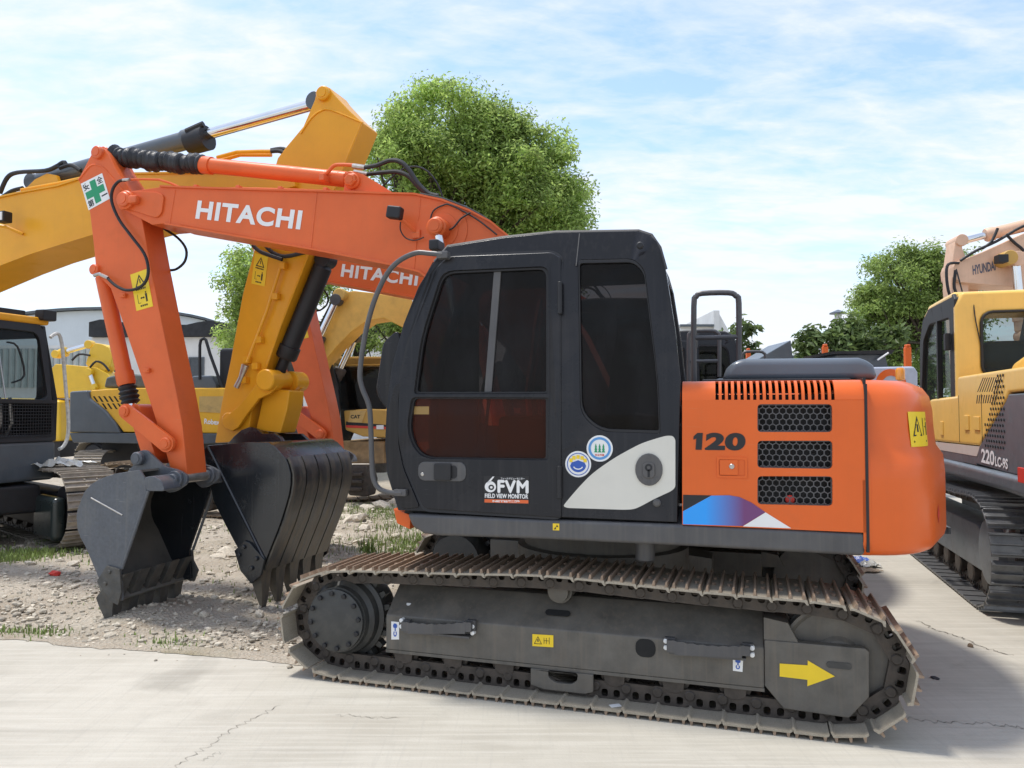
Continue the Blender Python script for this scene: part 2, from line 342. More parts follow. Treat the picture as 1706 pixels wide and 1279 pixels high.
# ------------------------------------------------------------------ ground: gravel yard, concrete apron, stones, grass
def concrete_material():
    m = bpy.data.materials.new('brushed_concrete'); m.use_nodes = True; nt = m.node_tree; N = nt.nodes; K = nt.links; p = N['Principled BSDF']
    tc = N.new('ShaderNodeTexCoord'); src = tc.outputs['Object']
    def mp(sc, rot=0, loc=(0, 0, 0)):
        n = N.new('ShaderNodeMapping'); n.inputs['Scale'].default_value = sc; n.inputs['Rotation'].default_value = (0, 0, rot); n.inputs['Location'].default_value = loc; K.new(src, n.inputs[0]); return n.outputs[0]
    def nz(vec, sc, det=6, ro=.6, dist=0):
        n = N.new('ShaderNodeTexNoise'); n.inputs['Scale'].default_value = sc; n.inputs['Detail'].default_value = det; n.inputs['Roughness'].default_value = ro; n.inputs['Distortion'].default_value = dist; K.new(vec, n.inputs[0]); return n.outputs[0]
    def rg(x, a, b, c=0.0, d=1.0):
        r = N.new('ShaderNodeMapRange'); r.inputs[1].default_value = a; r.inputs[2].default_value = b; r.inputs[3].default_value = c; r.inputs[4].default_value = d; K.new(x, r.inputs[0]); return r.outputs[0]
    def mx(f, A, Bc):
        x = N.new('ShaderNodeMix'); x.data_type = 'RGBA'; K.new(f, x.inputs['Factor'])
        for s_, v in (('A', A), ('B', Bc)):
            if isinstance(v, tuple): x.inputs[s_].default_value = (*v, 1)
            else: K.new(v, x.inputs[s_])
        return x.outputs['Result']
    c = mx(rg(nz(mp((1, 1, 1)), .55, 5), .35, .65), (.405, .375, .312), (.52, .49, .418))
    c = mx(rg(nz(mp((1, 1, 1), 0, (4, 2, 0)), 2.3, 8, .7), .5, .72, 0, .55), c, (.38, .355, .30))
    br = nz(mp((1.2, 26, 1), .55), 1.0, 4, .6, .4)                         # broom strokes
    c = mx(rg(br, .45, .72, 0, .65), c, (.565, .535, .465))
    br2 = nz(mp((40, 1.6, 1), -.35, (2, 1, 0)), 1.0, 3, .6, .3)
    c = mx(rg(br2, .54, .76, 0, .38), c, (.38, .36, .315))
    c = mx(rg(nz(mp((1, 1, 1)), 46, 3, .7), .62, .78, 0, .40), c, (.27, .25, .215))   # specks
    c = mx(rg(nz(mp((1, 1, 1), 0, (9, 9, 0)), 1.1, 7, .7, .6), .60, .74, 0, .6), c, (.30, .275, .23))    # old damp stains
    c = mx(rg(nz(mp((1, 1, 1), 0, (17, 3, 0)), .8, 4, .55, .8), .64, .72, 0, .34), c, (.20, .185, .155))     # oil drips and tyre grime
    c = mx(rg(nz(mp((.35, 3.2, 1), .30, (5, 8, 0)), 1.0, 5, .6, .5), .56, .70, 0, .30), c, (.27, .25, .21))
    K.new(c, p.inputs['Base Color']); p.inputs['Roughness'].default_value = .88; p.inputs['Specular IOR Level'].default_value = .25
    b = N.new('ShaderNodeBump'); b.inputs['Strength'].default_value = .35; b.inputs['Distance'].default_value = .006
    s1 = N.new('ShaderNodeMath'); s1.operation = 'ADD'; K.new(br, s1.inputs[0]); K.new(nz(mp((1, 1, 1)), 60, 5), s1.inputs[1]); K.new(s1.outputs[0], b.inputs['Height']); K.new(b.outputs[0], p.inputs['Normal'])
    return m
def gravel_material():
    m = bpy.data.materials.new('gravel_soil'); m.use_nodes = True; nt = m.node_tree; N = nt.nodes; K = nt.links; p = N['Principled BSDF']
    tc = N.new('ShaderNodeTexCoord'); src = tc.outputs['Object']
    def nz(sc, det=6, ro=.65):
        n = N.new('ShaderNodeTexNoise'); n.inputs['Scale'].default_value = sc; n.inputs['Detail'].default_value = det; n.inputs['Roughness'].default_value = ro; K.new(src, n.inputs[0]); return n.outputs[0]
    vo = N.new('ShaderNodeTexVoronoi'); vo.inputs['Scale'].default_value = 42; K.new(src, vo.inputs[0])
    sep = N.new('ShaderNodeSeparateColor'); K.new(vo.outputs['Color'], sep.inputs[0])
    def rg(x, a, b, c=0.0, d=1.0):
        r = N.new('ShaderNodeMapRange'); r.inputs[1].default_value = a; r.inputs[2].default_value = b; r.inputs[3].default_value = c; r.inputs[4].default_value = d; K.new(x, r.inputs[0]); return r.outputs[0]
    def mx(f, A, Bc):
        x = N.new('ShaderNodeMix'); x.data_type = 'RGBA'; K.new(f, x.inputs['Factor'])
        for s_, v in (('A', A), ('B', Bc)):
            if isinstance(v, tuple): x.inputs[s_].default_value = (*v, 1)
            else: K.new(v, x.inputs[s_])
        return x.outputs['Result']
    c = mx(rg(nz(1.3), .35, .65), (.39, .325, .245), (.55, .485, .39))
    c = mx(rg(sep.outputs[0], .2, .9, 0, .7), c, (.44, .40, .33))
    c = mx(rg(nz(.7, 4), .56, .68, 0, .55), c, (.25, .225, .12))
    c = mx(rg(nz(19, 5), .55, .75, 0, .6), c, (.26, .21, .155))
    K.new(c, p.inputs['Base Color']); p.inputs['Roughness'].default_value = .95; p.inputs['Specular IOR Level'].default_value = .15
    b = N.new('ShaderNodeBump'); b.inputs['Strength'].default_value = .9; b.inputs['Distance'].default_value = .02
    a = N.new('ShaderNodeMath'); a.operation = 'ADD'; K.new(nz(30, 8, .75), a.inputs[0]); K.new(vo.outputs['Distance'], a.inputs[1]); K.new(a.outputs[0], b.inputs['Height']); K.new(b.outputs[0], p.inputs['Normal'])
    return m
# edge of the concrete apron: along the front left, then back between the gravel and the machine
APRON = [(-60, 19.2), (-14, 8.15)]+[(-3.736,5.668),(-3.306,5.609),(-2.842,5.467),(-2.288,5.359),(-1.838,5.254),(-1.484,5.154)]+[(-1.05, 5.2), (-.95, 6.5), (-1.1, 8.5), (-.8, 11.5), (-.4, 16), (2, 40), (60, 60), (60, -20), (-60, -20)]
def inside(x, y, poly):
    r = False; j = len(poly)-1
    for i in range(len(poly)):
        (xi, yi), (xj, yj) = poly[i], poly[j]
        if (yi > y) != (yj > y) and x < (xj-xi)*(y-yi)/(yj-yi)+xi: r = not r
        j = i
    return r
def edge_dist(x, y):
    best = 9
    for i in range(len(APRON)-4):
        a = Vector(APRON[i]); c = Vector(APRON[i+1]); p = Vector((x, y)); t = max(0, min(1, (p-a).dot(c-a)/(c-a).length_squared)); best = min(best, (p-a.lerp(c, t)).length)
    return best
def gz(x, y):
    """height of the gravel"""
    if inside(x, y, APRON): return -.07
    d = edge_dist(x, y) if abs(x) < 8 and y < 12 else 1
    h = .045*mnoise.noise((x*.9, y*.9, 1))+.022*mnoise.noise((x*3.1, y*3.1, 5))+.012*mnoise.noise((x*9, y*9, 2))
    q = (x+2.86)**2+(y-6.35)**2; q2 = (x+2.95)**2+(y-6.06)**2
    return -.012+h*min(1, d/.5)+(.0 if d > .3 else -.004)+.075*math.exp(-q/.30)+.075*math.exp(-q2/.07)
def axis(lo, hi, f0, f1, step, grow=1.28):
    v = []; x = f0
    while x <= f1: v.append(x); x += step
    s = step; x = f0
    while x > lo: s *= grow; x -= s; v.insert(0, x)
    s = step; x = v[-1]
    while x < hi: s *= grow; x += s; v.append(x)
    return v
def ground():
    xs = axis(-900, 900, -6.5, -.6, .055); ys = axis(-300, 1600, 4.9, 11.5, .055)
    V = [(x, y, gz(x, y) if -40 < x < 40 and y < 60 else -.03) for y in ys for x in xs]; nx = len(xs)
    F = [(j*nx+i, j*nx+i+1, (j+1)*nx+i+1, (j+1)*nx+i) for j in range(len(ys)-1) for i in range(nx-1)]
    me = bpy.data.meshes.new('ground'); me.from_pydata(V, [], F); me.materials.append(gravel_material()); me.shade_smooth()
    o = link('ground', me); o['kind'] = 'structure'
    # concrete sheet with a ragged inner edge
    rnd = random.Random(3); poly = []
    for i, p in enumerate(APRON):
        q = APRON[(i+1) % len(APRON)]; a = Vector(p); c = Vector(q); l = (c-a).length
        n = int(min(60, l/.12)) if (i < 14 and abs(a.x) < 15 and abs(c.x) < 15 and a.y < 12) else 1
        for k in range(n):
            t = a.lerp(c, k/n); poly.append((t.x+(rnd.uniform(-.025, .025) if n > 1 else 0), t.y+(rnd.uniform(-.03, .03) if n > 1 else 0)))
    b = B(); t = bmesh.new(); t.faces.new([t.verts.new((x, y, -.06)) for x, y in poly]); r = bmesh.ops.extrude_face_region(t, geom=t.faces[:])
    bmesh.ops.translate(t, verts=[g for g in r['geom'] if isinstance(g, bmesh.types.BMVert)], vec=(0, 0, .06)); bmesh.ops.recalc_face_normals(t, faces=t.faces); bmesh.ops.triangulate(t, faces=[f_ for f_ in t.faces if len(f_.verts) > 4]); b._merge(t)
    A = b.obj('concrete_apron', concrete_material(), smooth=False); A['kind'] = 'structure'
    crack = mat('dark_crack', (.22, .20, .165), .95, var=.3, vscale=30)
    def crk(pts, w, seed, n=14):
        rr = random.Random(seed); P = [Vector(p) for p in pts]; V = []; F = []
        Q = []
        for i in range(len(P)-1):
            for k in range(n): Q.append(P[i].lerp(P[i+1], k/n))
        Q.append(P[-1])
        for i, q in enumerate(Q):
            d = (Q[min(i+1, len(Q)-1)]-Q[max(i-1, 0)]).normalized(); nn = Vector((-d.y, d.x)); q = q+nn*rr.uniform(-.022, .022); ww = w*rr.uniform(.35, 1.3)*(.25 if i in (0, len(Q)-1) else 1)
            V += [(*(q+nn*ww), .003), (*(q-nn*ww), .003)]
        F = [(2*i, 2*i+1, 2*i+3, 2*i+2) for i in range(len(Q)-1)]
        me = bpy.data.meshes.new('crack'); me.from_pydata(V, [], F); me.materials.append(crack); link('crack', me, A)
    crk([(-1.565,3.619),(-1.496,3.869),(-1.422,4.125),(-1.297,4.374)], .0022, 1)
    crk([(3.193,6.118),(3.198,5.852),(3.271,5.668),(3.281,5.439),(3.395,5.254)], .006, 2)
    crk([(-0.958,4.246),(-0.785,4.197),(-0.606,4.189)], .0018, 3)
    crk([(2.088,4.205),(2.253,4.141),(2.499,4.125),(2.669,4.071)], .0035, 5)
    crk([(-1.481,3.686),(-1.404,3.782)], .0016, 6)
def dirt_spill():
    """fine soil washed over the edge of the slab, a ragged skin a few millimetres thick"""
    rnd = random.Random(8); V = []; F = []; P = [Vector(p) for p in APRON[1:12]]; n = 0
    for a, c in zip(P, P[1:]):
        l = (c-a).length; m = max(1, int(l/.07)); d = (c-a).normalized(); nn = Vector((d.y, -d.x))
        for k in range(m):
            t = a.lerp(c, k/m); w = .03+.10*max(0, .35+mnoise.noise((t.x*1.3, t.y*1.3, 4)))+.05*mnoise.noise((t.x*9, t.y*9, 2)); w = max(.015, w)
            V += [(*(t-nn*.10), .004), (*(t+nn*w), .0035)]; n += 1
    F = [(2*i, 2*i+1, 2*i+3, 2*i+2) for i in range(n-1)]
    me = bpy.data.meshes.new('soil_spill'); me.from_pydata(V, [], F); me.materials.append(bpy.data.materials['gravel_soil']); o = link('soil_spill', me); o['kind'] = 'structure'
ground(); dirt_spill()
ICO = None
def stone_verts(rnd, r, sub):
    t = bmesh.new(); bmesh.ops.create_icosphere(t, subdivisions=sub, radius=1); k = rnd.uniform(0, 99); S3 = Vector((rnd.uniform(.7, 1.35), rnd.uniform(.6, 1.1), rnd.uniform(.35, .75))); rot = Matrix.Rotation(rnd.uniform(0, 6.3), 3, 'Z') @ Matrix.Rotation(rnd.uniform(-.5, .5), 3, 'X')
    V = []
    for v in t.verts:
        d = v.co.copy(); q = 1+.55*mnoise.noise(d*1.1+Vector((k, 0, 0)))+.2*mnoise.noise(d*2.7+Vector((0, k, 0))); c = d*q
        c = Vector([round(x*2.2)/2.2*.35+x*.65 for x in c])
        V.append(rot @ Vector((c.x*S3.x, c.y*S3.y, c.z*S3.z))*r)
    F = [[v.index for v in f_.verts] for f_ in t.faces]; t.free(); return V, F
def stones():
    rnd = random.Random(11); lib = [stone_verts(rnd, 1, 1) for _ in range(24)]
    small = [([v for v in stone_verts(rnd, 1, 0 if False else 1)[0]], None) for _ in range(1)]
    ico = []
    for _ in range(16):
        t = bmesh.new(); bmesh.ops.create_icosphere(t, subdivisions=1, radius=1); k = rnd.uniform(0, 99)
        s = (rnd.uniform(.7, 1.3), rnd.uniform(.6, 1.1), rnd.uniform(.4, .8))
        ico.append(([tuple(v.co[i]*s[i]*(1+.4*mnoise.noise(v.co*1.3+Vector((k, 0, 0)))) for i in range(3)) for v in t.verts], [[v.index for v in f_.verts] for f_ in t.faces])); t.free()
    V = []; F = []; n = 0
    while n < 9000:
        y = 5.0+rnd.random()**1.7*9.5; x = rnd.uniform(-.72, .02)*y-.2
        if inside(x, y, APRON): 
            if not (rnd.random() < .03 and edge_dist(x, y) < .25): continue
        d = mnoise.noise((x*1.1, y*1.1, 7))
        if rnd.random() > .55+d: continue
        r = .005+.018*rnd.random()**3.6*(1.4 if d > .1 else 1); r *= min(1.9, .75+y/14)
        vs, fs = rnd.choice(ico); a = rnd.uniform(0, 6.28); ca, sa = math.cos(a), math.sin(a); z = max(gz(x, y), -.012) if not inside(x, y, APRON) else 0; o = len(V)
        V += [(x+(p[0]*ca-p[1]*sa)*r, y+(p[0]*sa+p[1]*ca)*r, z+p[2]*r+r*.15) for p in vs]; F += [[i+o for i in f_] for f_ in fs]; n += 1
    me = bpy.data.meshes.new('gravel_stones'); me.from_pydata(V, [], F); me.materials.append(STONE); o = link('gravel_stones', me); o['kind'] = 'stuff'; o['label'] = 'loose pale gravel strewn over the dirt yard'
    meshes = []
    for _ in range(10):
        v_, f_ = stone_verts(rnd, 1, 2); me = bpy.data.meshes.new('rubble_stone'); me.from_pydata([tuple(q) for q in v_], [], f_); me.materials.append(STONE); meshes.append(me)
    spots = []
    for _ in range(44):
        y = 5.5+rnd.random()**1.1*8; x = rnd.uniform(-.66, -.06)*y
        spots.append((x, y, rnd.uniform(.022, .05)*(.7+y/16)))
    spots += [(*q, r) for q, r in zip([(-3.254,8.87),(-3.262,8.62),(-3.218,9.057),(-2.373,11.614),(-2.593,12.006),(-2.1,10.903),(-2.36,10.374),(-2.198,13.275),(-2.441,13.032),(-1.498,5.821),(-1.409,5.916),(-1.378,6.772),(-1.241,5.774),(-2.468,5.774),(-2.455,6.188),(-2.083,13.88),(-4.709,8.287),(-4.973,8.517),(-1.781,6.015),(-1.899,9.671)], (.12, .07, .08, .17, .1, .11, .08, .17, .14, .035, .04, .04, .035, .035, .04, .13, .07, .06, .045, .11))]
    for x, y, r in spots:
        if inside(x, y, APRON): continue
        o = link('rubble_stone', rnd.choice(meshes), None, (x, y, gz(x, y)+r*.15), (0, 0, rnd.uniform(0, 6.28))); o.scale = (r, r, r)
        tag(o, 'pale broken rubble stone lying on the dirt yard left of the machine', 'stone', 'rubble stones on the dirt yard')
def grass():
    rnd = random.Random(5)
    gm = mat('grass_blades', (.20, .27, .07), .6, var=.3, island=.45)
    V = []; F = []
    def tuft(x, y, n, h, s):
        for _ in range(n):
            bx = x+rnd.gauss(0, s); by = y+rnd.gauss(0, s*.7)
            if inside(bx, by, APRON) and rnd.random() < .8: continue
            z = gz(bx, by) if not inside(bx, by, APRON) else 0; hh = h*rnd.uniform(.4, 1.15); a = rnd.uniform(0, 6.28); lean = rnd.uniform(.1, .6)*hh; w = rnd.uniform(.003, .006)*(1+hh*2); px, py = -math.sin(a)*w, math.cos(a)*w; dx, dy = math.cos(a)*lean, math.sin(a)*lean; o = len(V)
            V.extend([(bx-px, by-py, z-.01), (bx+px, by+py, z-.01), (bx+dx*.4+px*.8, by+dy*.4+py*.8, z+hh*.6), (bx+dx*.4-px*.8, by+dy*.4-py*.8, z+hh*.6), (bx+dx, by+dy, z+hh)]); F.extend([(o, o+1, o+2, o+3), (o+3, o+2, o+4)])
    for (x, y), n, h, s in zip([(-5.592,8.761),(-5.571,9.057),(-5.534,8.517),(-5.764,9.671),(-3.773,5.805),(-3.485,5.774),(-2.492,5.58),(-2.405,5.481),(-2.51,12.282),(-2.404,13.275),(-1.263,9.987),(-1.213,9.253),(-1.533,10.903),(-1.693,9.057),(-1.465,8.87),(-1.8,12.006),(-2.782,12.875),(-1.148,9.671),(-2.031,12.875),(-3.423,6.772),(-3.835,10.903),(-2.972,11.489),(-5.111,8.87),(-1.777,12.498)],
                               (420, 340, 260, 160, 120, 150, 90, 80, 260, 200, 420, 380, 260, 60, 160, 200, 160, 260, 220, 40, 60, 60, 120, 200), (.09, .08, .09, .07, .05, .05, .04, .04, .08, .08, .10, .10, .09, .20, .06, .08, .08, .10, .08, .03, .05, .05, .07, .09), (.22, .18, .2, .12, .10, .12, .14, .12, .40, .35, .35, .32, .32, .05, .35, .35, .35, .32, .35, .25, .4, .4, .3, .35)): tuft(x, y, n, h, s)
    for _ in range(260):
        y = 6+rnd.random()*9; x = rnd.uniform(-.68, -.05)*y
        if mnoise.noise((x*.7, y*.7, 3)) > .08: tuft(x, y, 14, .05, .12)
    me = bpy.data.meshes.new('grass'); me.from_pydata(V, [], F); me.materials.append(gm); o = link('grass', me); o['kind'] = 'stuff'; o['label'] = 'short green weeds growing in the dirt yard'
stones(); grass()

# ------------------------------------------------------------------ excavator building blocks
def smooth_path(pts, closed=True, sub=8):
    n = len(pts); P = [Vector(p) for p in pts]; Q = []
    for i in range(n):
        p0, p1, p2, p3 = P[i-1], P[i], P[(i+1) % n], P[(i+2) % n]
        for k in range(sub):
            u = k/sub; Q.append(.5*((2*p1)+(p2-p0)*u+(2*p0-5*p1+4*p2-p3)*u*u+(3*p1-p0-3*p2+p3)*u**3))
    return Q
def resample(Q, n):
    Q = Q+[Q[0]]; L_ = [0]
    for i in range(len(Q)-1): L_.append(L_[-1]+(Q[i+1]-Q[i]).length)
    out = []; j = 0
    for k in range(n):
        t = L_[-1]*k/n
        while L_[j+1] < t: j += 1
        out.append(Q[j].lerp(Q[j+1], (t-L_[j])/max(1e-9, L_[j+1]-L_[j])))
    return out, L_[-1]/n
def shoe_mesh(pitch, width, plate_m, grouser_m, h=.024, three=True, th=.012):
    b = B(); x = pitch*.478; w = width/2
    prof = [(-x-.004, -.006), (-x+.014, 0), (x-.016, 0), (x-.004, -.014), (x+.006, -.014), (x-.004, th), (-x+.010, th), (-x-.004, th-.008)]
    b.prism(prof, -w, w)
    n0 = len(b.bm.faces)
    for gx in ((-x+.016, 0, x-.016) if three else (x-.02,)):
        b.prism([(gx-.009, th-.001), (gx+.009, th-.001), (gx+.0045, th+h), (gx-.0045, th+h)], -w+.002, w-.002)
    for q in (-.07, .07):
        for gx in (-x*.5, x*.5): b.cyl((gx, q, th-.001), (gx, q, th+.012), .012, n=6)
    b.bm.faces.ensure_lookup_table()
    for f_ in b.bm.faces[n0:]: f_.material_index = 1
    return b.mesh('track_shoe', [plate_m, grouser_m])
def link_mesh(pitch, m):
    b = B(); x = pitch/2
    out = roundpoly([(-x-.028, -.095), (x+.028, -.10), (x+.028, -.05), (x-.01, -.002), (-x+.01, -.002), (-x-.028, -.04)], .02, 3)
    for s in (-1, 1):
        b.plate(out, [rrect(-.052, -.055, -.016, -.012, .012, 2), rrect(.016, -.055, .052, -.012, .012, 2)], s*.085-.016, s*.085+.016)
    b.cyl((x, -.108, -.066), (x, .108, -.066), .029, n=14, ch=.006)
    return b.mesh('track_link', m)
def lay_track(parent, path, vc, n, shoe, linkm, off=.066, place=None):
    """shoes hinge at the pins, which run 66 mm inside the plates, so the plates fan out round the ends"""
    Q = smooth_path(path); m_ = len(Q); inn = []
    for i in range(m_):
        d = (Q[(i+1) % m_]-Q[i-1]).normalized(); inn.append(Q[i]-Vector((-d.y, d.x))*off)
    pts, pitch = resample(inn, n)
    for i in range(n):
        a = pts[i]; c = pts[(i+1) % n]; d = (c-a); th = -math.atan2(d.y, d.x); d.normalize(); mid = (a+c)/2+Vector((-d.y, d.x))*off
        if place: place(mid, th); continue
        link('track_shoe', shoe, parent, (mid.x, vc, mid.y), (0, th, 0))
        if linkm: link('track_link', linkm, parent, (mid.x, vc, mid.y), (0, th, 0))
def hyd(parent, name, a, b, rb, rr, frac, bm_, rm, gland=True, eye=True, yw=.06):
    """hydraulic cylinder from barrel eye a to rod eye b; frac = barrel share of the length"""
    a = Vector(a); b = Vector(b); d = (b-a); k = a+d*frac; o = B()
    o.lathe(a, d, [(rb*.6, rb*.75), (rb*.9, rb), (d.length*frac-.12, rb), (d.length*frac-.119, rb*1.16), (d.length*frac-.02, rb*1.16), (d.length*frac, rb*1.02)], 24)
    if eye: o.cyl(a+Vector((0, -yw, 0)), a+Vector((0, yw, 0)), rb*.95, n=20, ch=.006)
    c = o.obj(name, bm_, parent)
    r = B().cyl(k-d.normalized()*.01, b, rr, n=20)
    r.obj('piston_rod', rm, c)
    B().cyl(b+Vector((0, -yw, 0)), b+Vector((0, yw, 0)), rr*1.7, n=18, ch=.006).obj('rod_eye', bm_, c)
    return c
def pin(b, x, z, y0, y1, r, n=20, bolt=True):
    b.cyl((x, y0, z), (x, y1, z), r, n=n, ch=r*.16)
    if bolt: b.cyl((x, y0-.006, z), (x, y0+.02, z), r*.62, n=n)
def sign_label(parent, name, corners, y, kind, base=LBLY):
    """label plate on the plane y given by four (x, z) corners: lower left, lower right, upper right, upper left"""
    p0, p1, p2, p3 = [Vector(c) for c in corners]
    o = decal([tuple(p0), tuple(p1), tuple(p2), tuple(p3)], y, base, parent, name)
    def at(s, t): return tuple((p0*(1-s)+p1*s)*(1-t)+(p3*(1-s)+p2*s)*t)
    b = B(); Y = y-.0035
    def poly(l): b.prism([at(*q) for q in l], Y, Y+.001)
    def tri(s0, s1, t0, t1, w=.07):
        m_ = (s0+s1)/2; A = [(s0, t0), (s1, t0), (m_, t1)]; c = ((s0+s1+m_)/3, (2*t0+t1)/3); I = [((x-c[0])*(1-w*4)+c[0], (z-c[1])*(1-w*4)+c[1]) for x, z in A]
        for i in range(3): j = (i+1) % 3; poly([A[i], A[j], I[j], I[i]])
        poly([(m_-.02, t0+(t1-t0)*.28), (m_+.03, t0+(t1-t0)*.28), (m_+.02, t0+(t1-t0)*.62), (m_-.03, t0+(t1-t0)*.62)])
    def man(s, t, h):
        poly([(s-.05, t+h*.45), (s+.05, t+h*.45), (s+.06, t+h*.78), (s-.06, t+h*.78)]); poly([(s-.05, t), (s-.01, t), (s, t+h*.5), (s-.05, t+h*.5)]); poly([(s+.01, t), (s+.05, t), (s+.05, t+h*.5), (s, t+h*.5)])
        poly([(s+.04*math.cos(k*1.05), t+h*.9+.09*h*math.sin(k*1.05)) for k in range(6)])
    def bars(s0, s1, t, k=6):
        w = (s1-s0)/k
        for i in range(k): poly([(s0+w*i, t), (s0+w*i+w*.7, t), (s0+w*i+w*.7, t+.045), (s0+w*i, t+.045)])
    if kind == 'tall':
        tri(.18, .82, .60, .93); bars(.18, .8, .52); man(.72, .17, .28); poly([(.2, .17), (.22, .17), (.22, .42), (.2, .42)]); poly([(.2, .17), (.36, .17), (.36, .18), (.2, .18)])
        poly([(.38, .285), (.60, .285), (.60, .31), (.38, .31)]); poly([(.36, .2975), (.44, .265), (.44, .33)]); poly([(.62, .2975), (.54, .265), (.54, .33)]); bars(.3, .75, .07, 4)
    elif kind == 'wide':
        tri(.08, .46, .2, .85, .05); poly([(.55, .25), (.57, .25), (.57, .75), (.55, .75)]); poly([(.66, .25), (.68, .25), (.68, .75), (.66, .75)]); poly([(.8, .25), (.82, .25), (.82, .8), (.8, .8)]); poly([(.55, .5), (.82, .5), (.82, .53), (.55, .53)])
    elif kind == 'rear':
        tri(.12, .52, .32, .88, .05); man(.86, .4, .42); poly([(.6, .58), (.75, .58), (.75, .61), (.6, .61)]); bars(.15, .85, .12, 8)
    elif kind == 'hook':
        q = [(.5+.22*math.sin(a), .33-.17*math.cos(a)) for a in [x*.35-2.6 for x in range(16)]]
        for i in range(len(q)-1):
            (x0, z0), (x1, z1) = q[i], q[i+1]; poly([(x0, z0), (x1, z1), (.5+(x1-.5)*.5, .33+(z1-.33)*.55), (.5+(x0-.5)*.5, .33+(z0-.33)*.55)])
        poly([(.44, .48), (.58, .48), (.58, .66), (.44, .66)]); poly([(.3, .66), (.7, .66), (.78, .78), (.65, .9), (.35, .9), (.22, .78)])
    b.obj('print', BLUEP if kind == 'hook' else INK, o, smooth=False)
    return o

